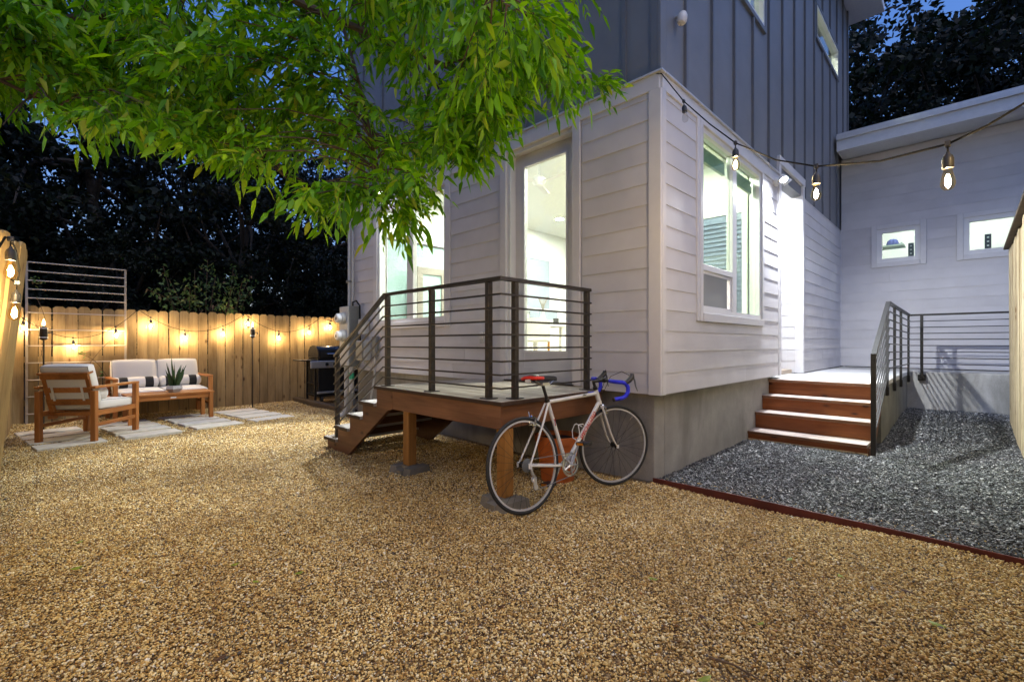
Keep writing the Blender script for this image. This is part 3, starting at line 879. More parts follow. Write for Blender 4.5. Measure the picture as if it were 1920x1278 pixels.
for (y, zb, zt) in ((4.041, DZ + .002, top - .012), (3.307, DZ + .002, top - .012), (2.577, DZ + .002, top - .012), (5.148, .129, 1.05)):
    p = MB().box(RX - .005, RX + .04, y - .02, y + .02, zb, zt, ch=.002).build('post', 'bronze_metal', rail)
    MB().box(RX - .03, RX + .065, y - .05, y + .05, zb, zb + .006).build('base_plate', 'bronze_metal', p)
for x in (2.498, 3.418):
    p = MB().box(x - .02, x + .02, RY - .005, RY + .04, DZ + .002, top - .012, ch=.002).build('post', 'bronze_metal', rail)
    MB().box(x - .05, x + .05, RY - .03, RY + .065, DZ + .002, DZ + .008).build('base_plate', 'bronze_metal', p)

# ============================================================ ENTRY STEPS
steps = thing('entry_steps', 'red stained wooden steps with pale worn treads leading up to the entry landing', 'steps', (6.5, 1.3, 0))
rn = [(6.098, .127), (6.378, .330), (6.655, .517), (6.928, .700)]
rend = [r[0] for r in rn[1:]] + [7.02]
for i, (xn, zt) in enumerate(rn):
    zt_ = zt if i < 3 else .715
    MB().box(xn - .02, rend[i] + .025 if i < 3 else 7.019, .765, YS + .107, zt_ - .035, zt_, ch=.003).build('tread', 'tread_grey_y', steps)
    MB().box(xn - .023, xn - .0203, .767, YS + .105, zt_ - .033, zt_ - .003).build('tread_edge', 'cedar_beam_y', steps)
    zb = .035 if i == 0 else rn[i - 1][1] + .001
    MB().box(xn, xn + .02, .766, YS + .106, zb, zt_ - .036).build('riser', 'red_stain_y', steps)
MB().box(6.085, 6.125, .76, YS + .107, -.03, .034, ch=.004).build('sill_board', 'fence_pine_pale', steps)
pl = [(6.10, -.02), (6.10, .09)]
for i, (xn, zt) in enumerate(rn):
    z = (zt if i < 3 else .715) - .036
    pl += [(xn, z), (rend[i], z)]
pl += [(7.019, .40), (6.45, -.02)]
MB().prism(pl, 'y', .748, .7645).build('stringer', 'cedar_beam_x', steps)

erail = thing('entry_railing', 'black metal railing with horizontal bars along the entry steps and concrete landing', 'railing', (8.2, .73, 0))
EY = .715
EP = [(6.20, EY, 1.115), (7.34, EY, 1.70), (10.17, EY, 1.665), (10.17, -.9, 1.665)]
bar(erail, EP, .045, .03, 'top_rail', 'black_metal')
for i in range(8):
    d = -.10 * (i + 1)
    bar(erail, [(6.11, EY - .012, 1.115 + d - .045), (7.34, EY - .012, 1.69 + d), (10.16, EY - .012, 1.66 + d), (10.16, -.9, 1.66 + d)], .013, .013, 'bar', 'black_metal')
MB().box(6.10, 6.145, EY - .02, EY + .024, -.03, 1.09, ch=.002).build('post', 'black_metal', erail)
bar(erail, [(6.115, EY, 1.072), (6.22, EY, 1.126)], .045, .03, 'rail_end', 'black_metal')
for x, zt in ((7.34, 1.69), (8.133, 1.685), (8.952, 1.68), (10.15, 1.66)):
    p = MB().box(x - .02, x + .02, EY - .005, EY + .025, .55, zt, ch=.002).build('post', 'black_metal', erail)
    MB().box(x - .035, x + .035, EY - .012, EY - .006, .56, .66).build('bracket', 'black_metal', p)
for y in (.56, -.55):
    p = MB().box(10.155, 10.185, y - .02, y + .02, .60, 1.655, ch=.002).build('post', 'black_metal', erail)
    MB().box(10.187, 10.25, y - .05, y + .05, .58, .68).build('bracket', 'black_metal', p)

# ============================================================ FENCES
def picket_mesh(w, t, h, mat, seed, ear=.03):
    rr = random.Random(seed)
    poly = [(-w / 2, 0), (w / 2, 0), (w / 2, h - ear), (w / 2 - ear, h), (-w / 2 + ear, h), (-w / 2, h - ear)]
    m = MB().prism(poly, 'y', -t / 2, t / 2)
    return m.mesh('picket', mat)
def fence(name, label, p0, p1, h, mat, lean=0.0, pw=.14, face=1, rails=(.3, .95, 1.5), cap=False, jit=.012):
    """a run of separate pickets from p0 to p1, rails behind"""
    p0, p1 = Vector((*p0, 0)), Vector((*p1, 0))
    d = (p1 - p0); L = d.length; ang = math.atan2(d.y, d.x)
    f = thing(name, label, 'fence', p0, ang)
    ms = [picket_mesh(pw, .017, h + .05, mat, s) for s in range(4)]
    n = int(L / (pw + .005))
    pitch = L / n
    for i in range(n):
        o = link('picket', random.choice(ms), f, ((i + .5) * pitch, random.uniform(-.002, .002), -.05 + random.uniform(-jit, jit)),
                 (lean + random.uniform(-.006, .006), random.uniform(-.004, .004), 0))
        o.scale = (random.uniform(.965, 1.0), 1, 1)
    for z in rails:
        y = face * .045
        mm = MB().box(.0, L, y - .018, y + .018, z - .045, z + .045)
        o = mm.build('rail', mat, f, world=False)
        o.rotation_euler = (lean, 0, 0)
    if cap:
        o = MB().box(-.02, L, -.05, .07, h - .002, h + .03, ch=.004).box(-.02, L, -.032, -.0105, h - .09, h - .003).build('cap_board', 'timber_dark', f, world=False)
    return f
back_fence = fence('picket_fence', 'brown picket fence with dog-eared boards at the back behind the loveseat', (-.37, 10.02), (5.9, 10.02), 1.765, 'fence_pine')
fence('picket_fence', 'upright brown picket fence section behind the lattice corner at far left', (-.36, 4.1), (-.36, 10.0), 1.77, 'fence_pine')
near_fence = fence('picket_fence', 'golden lamplit picket fence leaning inwards at the left edge', (-.846, -.8), (-.235, 4.05), 1.765, 'fence_pine_gold', lean=-R(-5.2), pw=.135, jit=.02)
fence('tall_fence', 'tall pale new timber fence with a cap rail at the right edge', (1.2, -.405), (9.42, -.405), 2.5, 'fence_pine_pale', face=-1, rails=(.4, 1.3, 2.2), cap=True, pw=.14, jit=.004)

# garden edging and the timber by the grill
ee = MB()
ny_ = 44
ev = []
for i in range(ny_ + 1):
    yy = -2.4 + 4.34 * i / ny_
    xx = 3.699 + .007 * math.sin(yy * 2.1) + .004 * math.sin(yy * 5.3 + 1)
    zt_ = .04 + .005 * math.sin(yy * 1.4 + .5)
    ev += [(xx - .006, yy, -.08), (xx - .006, yy, zt_), (xx + .006, yy, zt_), (xx + .006, yy, -.08)]
ef = [(4 * i + k, 4 * i + (k + 1) % 4, 4 * i + 4 + (k + 1) % 4, 4 * i + 4 + k) for i in range(ny_) for k in range(4)]
ee.add(ev, ef + [(3, 2, 1, 0), tuple(4 * ny_ + k for k in range(4))])
tag(ee.build('garden_edging', 'red_edging'), 'long rust red metal edging between tan gravel and black gravel', 'edging')
tag(MB().box(3.60, 3.74, 7.42, 9.98, -.05, .075, ch=.008).build('landscape_timber', 'timber_dark'), 'dark weathered timber on the ground in front of the grill', 'timber')

# ============================================================ LATTICE (plant trellis)
tr = thing('metal_trellis', 'tall rusty metal trellis with many thin crossbars against the corner fence', 'trellis', (.36, 9.95, 0))
for x in (-.2, .93):
    MB().box(x - .014, x + .014, 9.945, 9.97, -.02, 2.412, ch=.002).build('upright', 'metal_lattice', tr)
for z in (2.405, 2.272, 2.135, 2.005, 1.872, 1.655, 1.4, 1.16, .904, .647, .399, .143):
    MB().tube([(-.2, 9.935, z), (.93, 9.935, z)], .0095, 6).build('crossbar', 'metal_lattice', tr)

# ============================================================ PAVERS
PA = R(8)
pav = []
colw = ['under the armchair', 'between the armchair and the coffee table', 'under the coffee table', 'beside the standing torch']
roww = ['frontmost', 'second', 'third', 'rearmost']
for c in range(4):
    for r in range(4):
        if c == 0 and r == 3: pass
        o0 = Vector((.03, 7.36, 0))
        M = Matrix.Translation(o0) @ Matrix.Rotation(PA, 4, 'Z')
        ctr = M @ Vector((.20 + c * .78, .165 + r * .425, 0))
        w, l = .61, .305
        rz = PA + random.uniform(-.03, .03)
        lab = f'{roww[r]} pale concrete slab of the paver column {colw[c]}'
        o = tag(MB().box(-w / 2, w / 2, -l / 2, l / 2, -.03, .022 + random.uniform(-.002, .003), ch=.005).build('paver', 'paver_concrete'), lab, 'paver', 'concrete pavers under the seating')
        o.location = ctr; o.rotation_euler = (0, 0, rz)
        pav.append((ctr.x, ctr.y, rz, w / 2, l / 2))

# ============================================================ FURNITURE
def teak_leg(t, x, y, h, s=.056, z0=0.0):
    MB().box(x - s / 2, x + s / 2, y - s / 2, y + s / 2, z0, h, ch=.004).build('leg', 'teak', t, world=False)
def cushion(t, name, cx, cz, sx, sy, sz, tilt=0.0, cy=0.0):
    """soft box with pillowed faces and dark piping"""
    M = Matrix.Translation((cx, cy, cz)) @ Matrix.Rotation(tilt, 4, 'Y')
    n = 10
    m = MB(); vs = []; fs = []
    def sup(a): return math.copysign(abs(a) ** .999, a)
    # rounded box from a subdivided cube
    grid = {}
    def vert(p):
        k = tuple(round(q, 4) for q in p)
        if k not in grid:
            x, y, z = p
            r = .028
            q = Vector((x * sx / 2, y * sy / 2, z * sz / 2))
            inner = Vector((max(-sx / 2 + r, min(sx / 2 - r, q.x)), max(-sy / 2 + r, min(sy / 2 - r, q.y)), max(-sz / 2 + r, min(sz / 2 - r, q.z))))
            d = q - inner
            if d.length > 1e-6: q = inner + d.normalized() * r
            puff = .012
            if abs(x) == 1 or abs(y) == 1 or abs(z) == 1:
                ax = [abs(x) == 1, abs(y) == 1, abs(z) == 1]
                s = (1 - x * x if not ax[0] else 1) * (1 - y * y if not ax[1] else 1) * (1 - z * z if not ax[2] else 1)
                if sum(ax) == 1:
                    nv = Vector((x if ax[0] else 0, y if ax[1] else 0, z if ax[2] else 0))
                    q += nv * puff * s
            grid[k] = len(vs); vs.append(q)
        return grid[k]
    g = [-1, -.93, -.75, -.4, 0, .4, .75, .93, 1]
    for ax in range(3):
        for sgn in (-1, 1):
            for i in range(len(g) - 1):
                for j in range(len(g) - 1):
                    q = []
                    for (a, b) in ((g[i], g[j]), (g[i + 1], g[j]), (g[i + 1], g[j + 1]), (g[i], g[j + 1])):
                        p = [0, 0, 0]; p[ax] = sgn; p[(ax + 1) % 3] = a; p[(ax + 2) % 3] = b
                        q.append(vert(tuple(p)))
                    fs.append(tuple(q) if sgn > 0 else tuple(reversed(q)))
    m.add(vs, fs, M)
    c = m.build(name, 'cushion_cream', t, smooth=True, world=False)
    # piping along the four long edges of the two big faces
    thin = min((sx, 0), (sz, 2))[1]
    pp = MB()
    e = .010
    if thin == 2:
        for z in (-sz / 2 + e, sz / 2 - e):
            loop = [(-sx / 2 + e, -sy / 2 + e, z), (sx / 2 - e, -sy / 2 + e, z), (sx / 2 - e, sy / 2 - e, z), (-sx / 2 + e, sy / 2 - e, z)]
            pp.tube(loop + [loop[0]], .0045, 5, M)
    else:
        for x in (-sx / 2 + e, sx / 2 - e):
            loop = [(x, -sy / 2 + e, -sz / 2 + e), (x, sy / 2 - e, -sz / 2 + e), (x, sy / 2 - e, sz / 2 - e), (x, -sy / 2 + e, sz / 2 - e)]
            pp.tube(loop + [loop[0]], .0045, 5, M)
    pp.build('piping', 'cushion_black', c, world=False)
    return c
def seat(name, label, cat, loc, rz, width, n_cush):
    """teak frame facing local +x; width along y"""
    t = thing(name, label, cat, loc, rz)
    W = width / 2
    fx, bx = .36, -.36
    for s in (-1, 1):
        y = s * (W - .03)
        teak_leg(t, fx, y, .632); teak_leg(t, bx, y, .605)
        MB().box(bx - .028, fx + .0285, y - .032, y + .032, .606 if False else .633, .662, ch=.004).build('arm_rest', 'teak_x', t, world=False)
        MB().box(bx + .0285, fx - .0285, y - .02, y + .02, .30, .36, ch=.004).build('side_rail', 'teak_x', t, world=False)
        MB().box(bx + .0285, fx - .0285, y - .016, y + .016, .17, .212, ch=.004).build('stretcher', 'teak_x', t, world=False)
        # slanted back stile
        M = Matrix.Translation((-.235, s * (W - .095), .30)) @ Matrix.Rotation(R(-15.5), 4, 'Y')
        MB().box(-.024, .024, -.024, .024, 0, .53, M, ch=.004).build('back_stile', 'teak', t, world=False)
        MB().box(-.30, -.2, s * (W - .095) - .02, s * (W - .095) + .02, .262, .2995, ch=.003).build('stile_block', 'teak', t, world=False)
    for (h0, h1, th) in ((.47, .535, .02), (.30, .365, .012), (.14, .215, .012), (.0, .05, .012)):
        M = Matrix.Translation((-.235, 0, .30)) @ Matrix.Rotation(R(-15.5), 4, 'Y')
        MB().box(-.018 - th, -.018 + .002, -W + .072, W - .072, h0, h1, M, ch=.003).build('back_slat', 'teak_x', t, world=False)
    M = Matrix.Translation((-.235, 0, .30)) @ Matrix.Rotation(R(-15.5), 4, 'Y')
    MB().box(-.05, .045, -W + .055, W - .055, .531, .556, M, ch=.004).build('top_rail', 'teak_x', t, world=False)
    for x in (-.2, .0, .2, fx - .04):
        MB().box(x - .03, x + .03, -W + .051, W - .051, .315, .338, ch=.003).build('seat_slat', 'teak_x', t, world=False)
    MB().box(fx - .012, fx + .012, -W + .0585, W - .0585, .29, .352, ch=.003).build('front_rail', 'teak_x', t, world=False)
    cw = (width - .125) / n_cush
    for k in range(n_cush):
        cy = -(width - .125) / 2 + cw * (k + .5)
        cushion(t, 'seat_cushion', .075, .405, .60, cw - .004, .125, R(3.0), cy)
        b = cushion(t, 'back_cushion', -.292, .675, .115, cw - .004, .50, R(-15.5), cy)
        for q in (-.3, .3):
            M2 = Matrix.Translation((-.235, cy + q * cw, .30)) @ Matrix.Rotation(R(-15.5), 4, 'Y')
            MB().box(-.035, -.031, -.012, .012, .20, .38, M2).build('strap', 'chair_white', b, world=False)
    return t
def bolster(loc, rz, length, r, label, band=.11):
    t = thing('bolster_pillow', label, 'pillow', loc, rz, 'striped bolster pillows')
    n = 20
    def seg(a, b, mat, name, rim=(0, 0)):
        prof = [(r * (1 - .08 * rim[0]), a), (r, a + .01), (r * 1.02, (a + b) / 2), (r, b - .01), (r * (1 - .08 * rim[1]), b)]
        if rim[0]: prof = [(0, a - .03), (r * .6, a - .024), (r * .9, a - .006)] + prof
        if rim[1]: prof = prof + [(r * .9, b + .006), (r * .6, b + .024), (0, b + .03)]
        M = Matrix.Rotation(R(90), 4, 'X')
        MB().lathe(prof, n, M).build(name, mat, t, smooth=True, world=False)
    h = length / 2
    seg(-h, -h + .05, 'cushion_cream', 'end_panel', (1, 0))
    seg(-h + .05, -h + .05 + band, 'cushion_black', 'black_band')
    seg(-h + .05 + band, h - .05 - band, 'cushion_cream', 'middle_panel')
    seg(h - .05 - band, h - .05, 'cushion_black', 'black_band')
    seg(h - .05, h, 'cushion_cream', 'end_panel', (0, 1))
    return t
chair = seat('armchair', 'teak armchair with cream cushions seen from behind at far left', 'armchair', (.40, 7.96, .022), R(51.6), .66, 1)
sofa = seat('loveseat', 'teak loveseat with two cream back cushions against the back fence', 'loveseat', (1.335, 9.50, .0), R(-90 + 3), 1.30, 2)
def in_frame(t, p): return WM[t.as_pointer()] @ Vector(p)
bp = in_frame(chair, (-.12, -.0, .555)); bolster(bp, R(51.6), .46, .088, 'black and white bolster pillow lying on the armchair', .17)
bp = in_frame(sofa, (-.12, -.30, .56)); bolster(bp, R(-87), .54, .09, 'striped bolster on the left half of the loveseat')
bp = in_frame(sofa, (-.12, .30, .56)); bolster(bp, R(-87), .54, .09, 'striped bolster on the right half of the loveseat')

# coffee table
tb = thing('coffee_table', 'long low teak coffee table carrying a potted plant', 'table', (1.345, 8.80, .018), R(2.5))
TLx, TWy, TH = 1.08, .52, .425
for sx in (-1, 1):
    for sy in (-1, 1):
        teak_leg(tb, sx * (TLx / 2 - .04), sy * (TWy / 2 - .035), TH - .028, .055)
for k in range(5):
    y0 = -TWy / 2 + k * TWy / 5
    MB().box(-TLx / 2, TLx / 2, y0 + .002, y0 + TWy / 5 - .002, TH - .027, TH, ch=.003).build('top_board', 'teak_x', tb, world=False)
for s in (-1, 1):
    MB().box(-TLx / 2 + .068, TLx / 2 - .068, s * (TWy / 2 - .035) - .01, s * (TWy / 2 - .035) + .01, TH - .095, TH - .0275, ch=.002).build('apron', 'teak_x', tb, world=False)
    MB().box(s * (TLx / 2 - .04) - .01, s * (TLx / 2 - .04) + .01, -TWy / 2 + .063, TWy / 2 - .063, TH - .095, TH - .0275, ch=.002).build('apron', 'teak_x', tb, world=False)
MB().box(-.03, .04, -TWy / 2 + .02, -TWy / 2 + .0245, TH - .075, TH - .055).build('name_plate', 'chair_white', tb, world=False)
# planter with a snake plant
pt = thing('potted_snake_plant', 'spiky snake plant in a small faceted concrete pot on the coffee table', 'plant', (1.40, 8.74, .018 + TH), R(12))
MB().lathe([(.075, 0), (.115, .055), (.10, .105), (.088, .105), (.088, .085), (0, .085)], 6).build('pot', 'planter_concrete', pt, world=False)
MB().lathe([(.086, .08), (.086, .088), (0, .092)], 12).build('soil', 'soil', pt, world=False)
rr = random.Random(5)
for k in range(19):
    a = rr.uniform(0, 6.28); h = rr.uniform(.22, .40) if k else .53
    lean = rr.uniform(.05, .42) if k else .1
    b0 = Vector((math.cos(a) * rr.uniform(.005, .05), math.sin(a) * rr.uniform(.005, .05), .085))
    dirv = Vector((math.cos(a) * lean, math.sin(a) * lean, 1)).normalized()
    sd_ = dirv.cross(Vector((math.cos(a + 1.3), math.sin(a + 1.3), .2))).normalized()
    nrm = sd_.cross(dirv)
    m = MB(); vs = []; n = 7
    for i in range(n):
        f = i / (n - 1)
        w = .021 * (1 - f ** 2.2) * (.75 + .5 * math.sin(math.pi * min(1, f * 1.2))) + .0008
        c = b0 + dirv * (h * f) + Vector((math.cos(a), math.sin(a), 0)) * (.05 * lean * f * f) + sd_ * (.006 * math.sin(f * 7 + k))
        vs += [c - sd_ * w + nrm * w * .35, c, c + sd_ * w + nrm * w * .35]
    fs = []
    for i in range(n - 1):
        fs += [(3 * i, 3 * i + 1, 3 * i + 4, 3 * i + 3), (3 * i + 1, 3 * i + 2, 3 * i + 5, 3 * i + 4)]
    m.add(vs, fs).build('leaf', 'snake_leaf', pt, smooth=True, world=False, fix=False)

# ============================================================ TORCHES
def torch(x, y, label, h):
    t = thing('garden_torch', label, 'torch', (x, y, 0), 0, 'black garden torches')
    MB().tube([(0, 0, -.05), (0, 0, h - .3)], .010, 8).build('pole', 'black_metal', t, world=False)
    c = MB().lathe([(.0, h - .305), (.022, h - .30), (.04, h - .285), (.042, h - .28), (.042, h - .13), (.036, h - .125), (.018, h - .118), (.014, h - .10), (0, h - .10)], 16).build('canister', 'bronze_metal', t, smooth=True, world=False)
    for z in (h - .27, h - .145):
        MB().lathe([(.0425, z), (.0465, z + .004), (.0465, z + .012), (.0425, z + .016)], 16, ring=True).build('ring', 'brushed_aluminium', c, world=False)
    MB().tube([(.04, 0, h - .2), (.085, 0, h - .2), (.085, 0, h - .235)], .009, 6).build('bracket', 'bronze_metal', c, world=False)
    MB().lathe([(.0, h - .104), (.015, h - .092), (.019, h - .075), (.014, h - .045), (.006, h - .018), (0, h)], 10).build('flame', 'flame_emit', t, smooth=True, world=False)
    return t
torch(-.02, 9.08, 'lit black torch standing behind the armchair', 1.54)
torch(2.73, 9.55, 'lit black torch standing right of the coffee table', 1.60)

# ============================================================ GAS GRILL
gr = thing('gas_grill', 'black gas barbecue grill with steel control panel by the back fence', 'grill', (4.1, 9.45, -.02))
gb = lambda m, n, mt, **k: m.build(n, mt, gr, **k)
gb(MB().box(3.82, 4.62, 9.22, 9.70, .12, .70, ch=.008), 'cabinet', 'appliance_black')
gb(MB().box(3.66, 4.80, 9.185, 9.22, .70, .845, ch=.01), 'control_panel', 'brushed_aluminium')
gb(MB().box(3.82, 4.62, 9.2205, 9.72, .701, .90, ch=.01), 'firebox', 'appliance_black')
lidp = [(9.21, .905), (9.205, 1.00), (9.24, 1.08), (9.33, 1.135), (9.47, 1.15), (9.62, 1.12), (9.70, 1.03), (9.71, .905)]
lid = gb(MB().prism(lidp, 'x', 3.86, 4.58), 'lid', 'appliance_black', smooth=True)
for x in (3.835, 4.605):
    MB().prism([(a + (.0 if 0 else 0), b + .004) for a, b in lidp], 'x', x - .02, x + .02).build('lid_end', 'appliance_black', lid, smooth=True)
MB().tube([(3.98, 9.20, .985), (3.98, 9.16, .985), (4.46, 9.16, .985), (4.46, 9.20, .985)], .011, 8).build('handle', 'chrome', lid)
MB().lathe([(0, .0), (.035, 0), (.035, .012), (0, .012)], 16, Matrix.Translation((4.22, 9.262, 1.085)) @ Matrix.Rotation(R(60), 4, 'X')).build('thermometer', 'chrome', lid)
gb(MB().box(3.50, 3.80, 9.22, 9.68, .845, .87, ch=.006), 'side_shelf', 'black_plastic')
gb(MB().box(4.64, 4.94, 9.22, 9.68, .845, .87, ch=.006), 'side_shelf', 'black_plastic')
for x in (3.98, 4.14, 4.30, 4.46):
    k = gb(MB().lathe([(0, 0), (.03, 0), (.026, .03), (0, .03)], 14, Matrix.Translation((x, 9.184, .775)) @ Matrix.Rotation(R(90), 4, 'X')), 'knob', 'appliance_black')
    MB().lathe([(.031, 0), (.038, 0), (.038, .008), (.031, .008)], 14, Matrix.Translation((x, 9.1845, .775)) @ Matrix.Rotation(R(90), 4, 'X'), ring=True).build('bezel', 'chrome', k)
for x in (3.78, 4.66):
    for y in (9.26, 9.66):
        gb(MB().box(x - .018, x + .018, y - .018, y + .018, .02, .84), 'leg', 'black_metal')
    gb(MB().box(x - .012, x + .012, 9.279, 9.641, .38, .40), 'cross_bar', 'black_metal')
    gb(MB().box(x - .012, x + .012, 9.279, 9.641, .16, .18), 'cross_bar', 'black_metal')
gb(MB().box(3.80, 4.64, 9.2, 9.24, .19, .23, ch=.004), 'lower_rail', 'brushed_aluminium')
for x in (3.9, 4.54):
    gb(MB().lathe([(0, -.02), (.055, -.02), (.06, 0), (.055, .02), (0, .02)], 14, Matrix.Translation((x, 9.25, .075)) @ Matrix.Rotation(R(90), 4, 'Y')), 'wheel', 'black_plastic')

# ============================================================ ELECTRIC METERS AND CONDUIT
me_ = thing('electric_meter_box', 'grey electric meter cabinet with two round meters at the far end of the house', 'meter box', (3.5, 7.2, .8))
MB().box(3.43, XS - .017, 7.06, 7.37, .82, 1.80, ch=.006).build('cabinet', 'grey_enclosure', me_)
MB().box(3.40, 3.4295, 7.07, 7.36, .84, 1.79, ch=.004).build('cover', 'pale_enclosure', me_)
for z in (1.60, 1.32):
    d = MB().lathe([(.095, 0), (.095, .05), (.085, .06), (0, .06)], 22, Matrix.Translation((3.3995, 7.215, z)) @ Matrix.Rotation(R(-90), 4, 'Y')).build('meter', 'pale_enclosure', me_, smooth=True)
    MB().lathe([(.075, .0605), (.075, .11), (.06, .125), (0, .128)], 22, Matrix.Translation((3.3995, 7.215, z)) @ Matrix.Rotation(R(-90), 4, 'Y')).build('meter_dome', 'meter_face', d, smooth=True)
    MB().box(3.270, 3.2745, 7.19, 7.24, z - .03, z + .015).build('meter_display', 'black_plastic', d)
cd = thing('wall_conduit', 'tall white conduit pipe running up the far corner of the house', 'conduit', (3.55, 7.3, 1.8))
MB().tube([(3.545, 7.30, 1.79), (3.545, 7.30, 8.2)], .03, 10).build('pipe', 'pvc_pipe', cd, smooth=True)
MB().tube([(3.55, 7.20, 1.79), (3.55, 7.20, 3.6), (3.59, 7.20, 3.75)], .016, 8).build('pipe', 'pvc_pipe', cd, smooth=True)
for z in (2.2, 3.55, 5.2):
    MB().box(3.50, 3.595, 7.255, 7.345, z, z + .035, ch=.004).build('clamp', 'grey_enclosure', cd)
MB().tube([(3.5, 7.1, 1.801), (3.5, 7.1, 1.86), (3.52, 7.02, 1.88), (3.56, 6.98, 1.8), (3.57, 6.98, 1.2)], .013, 8).build('cable', 'black_cord', cd, smooth=True)
c2 = thing('ground_conduit', 'thick grey service pipes with a green band below the meter cabinet', 'pipe', (3.5, 7.1, 0))
MB().tube([(3.50, 7.29, .819), (3.50, 7.29, .12), (3.47, 7.33, .03), (3.40, 7.40, -.03)], .05, 12).build('pipe', 'pvc_pipe', c2, smooth=True)
MB().tube([(3.49, 7.12, .819), (3.49, 7.12, -.05)], .04, 12).build('pipe', 'pale_enclosure', c2, smooth=True)
MB().tube([(3.49, 7.12, .40), (3.49, 7.12, -.05)], .056, 12).build('sleeve', 'grey_enclosure', c2, smooth=True)
MB().tube([(3.49, 7.12, .62), (3.49, 7.12, .72)], .0425, 12).build('green_band', 'green_tape', c2, smooth=True)
ub = thing('utility_box', 'two small grey utility boxes with cables on the wall beside the meter cabinet', 'utility box', (3.55, 6.8, 1.0))
MB().box(3.47, XS - .017, 6.66, 6.92, .93, 1.24, ch=.006).build('box', 'pale_enclosure', ub)
MB().box(3.50, XS - .017, 6.74, 6.92, 1.34, 1.58, ch=.006).build('box', 'pale_enclosure', ub)
MB().box(3.45, 3.4695, 6.68, 6.90, .95, 1.22, ch=.004).build('lid', 'grey_enclosure', ub)
MB().tube([(3.55, 6.80, .929), (3.55, 6.80, .86), (3.57, 6.62, .80), (3.58, 6.5, 1.0), (3.575, 6.45, 1.28)], .012, 6).build('cable', 'pvc_pipe', ub, smooth=True)
MB().tube([(3.56, 6.50, 1.28), (3.56, 6.50, .70), (3.5, 6.62, .02)], .016, 6).build('cable', 'pvc_pipe', ub, smooth=True)
MB().box(3.54, XS - .017, 6.44, 6.56, 1.0, 1.30, ch=.006).build('box', 'grey_enclosure', ub)
hbq = thing('outlet_box', 'small grey outlet cover on the siding between door and window', 'outlet', (XS - .02, 4.05, 1.2))
MB().box(XS - .045, XS - .014, 3.99, 4.07, 1.20, 1.34, ch=.006).build('cover', 'pale_enclosure', hbq)
MB().box(XS - .055, XS - .0455, 4.0, 4.06, 1.25, 1.33, ch=.004).build('flap', 'flashing', hbq)

# motion sensor on the grey cladding
ms = thing('motion_sensor', 'small rounded white motion sensor on the grey cladding above the corner', 'sensor', (3.929, YS + .0, 4.05))
MB().lathe([(0, -.07), (.03, -.062), (.045, -.03), (.042, .02), (.03, .05), (0, .056)], 14, Matrix.Translation((0, -.045, 0)) @ Matrix.Rotation(R(20), 4, 'Y')).build('housing', 'sensor_plastic', ms, smooth=True, world=False)
MB().tube([(0, .019, .03), (0, -.03, .03)], .014, 8).build('mount', 'pale_enclosure', ms, world=False)

# ============================================================ PLANT POT UNDER THE DECK
po = thing('plant_pot', 'orange plastic plant pot filled with soil behind the bicycle', 'pot', (3.20, 2.60, 0))
MB().lathe([(.135, -.01), (.145, .0), (.185, .33), (.20, .331), (.205, .39), (.19, .392), (.18, .34), (0, .335)], 26).build('shell', 'terracotta', po, smooth=True, world=False)
MB().lathe([(.178, .33), (.178, .352), (0, .36)], 20).build('soil', 'soil', po, world=False)

# ============================================================ BICYCLE
bk = thing('road_bicycle', 'white road bicycle with blue bar tape and red-edged saddle leaning on the deck corner', 'bicycle', (2.36, 2.20, 0))
BM = Matrix.Translation((2.36, 2.185, .012)) @ Matrix.Rotation(R(-5.5), 4, 'Z') @ Matrix.Rotation(R(-6.0), 4, 'X')
WR = .335
RA = Vector((0, 0, WR)); FA = Vector((1.0, 0, WR)); BB = Vector((.415, 0, .275))
ST = Vector((.268, 0, .765))                       # top of the seat tube
HB, HT = Vector((.865, 0, .685)), Vector((.828, 0, .805))   # head tube
axis_ = (HT - HB).normalized()
SM = BM @ Matrix.Translation(HB) @ Matrix.Rotation(R(-20), 4, axis_) @ Matrix.Translation(-HB)   # steered front end
def bb(m, name, mat, parent=bk, smooth=True): return m.build(name, mat, parent, smooth=smooth)
fr = MB()
fr.tube([ST + Vector((.006, 0, -.012)), HT + (HB - HT) * .22], .0145, 12, BM)
fr.tube([BB, HT + (HB - HT) * .82], .0165, 12, BM)
fr.tube([BB, ST], .0145, 12, BM)
fr.tube([HB - axis_ * .004, HT + axis_ * .004], .0185, 12, BM)
for s in (-1, 1):
    ax = Vector((0, s * .062, WR))
    fr.tube([BB + Vector((-.03, s * .025, 0)), BB + Vector((-.16, s * .036, .015)), ax], [.0105, .010, .007], 8, BM)
    fr.tube([ST + Vector((-.008, s * .016, -.02)), ST + Vector((-.08, s * .033, -.14)), ax], [.008, .008, .006], 8, BM)
    fr.box(-.014, .016, s * .062 - .003, s * .062 + .003, WR - .02, WR + .018, BM)
fr.tube([BB + Vector((0, -.036, 0)), BB + Vector((0, .036, 0))], .020, 12, BM)
frame = bb(fr, 'frame', 'bike_white')
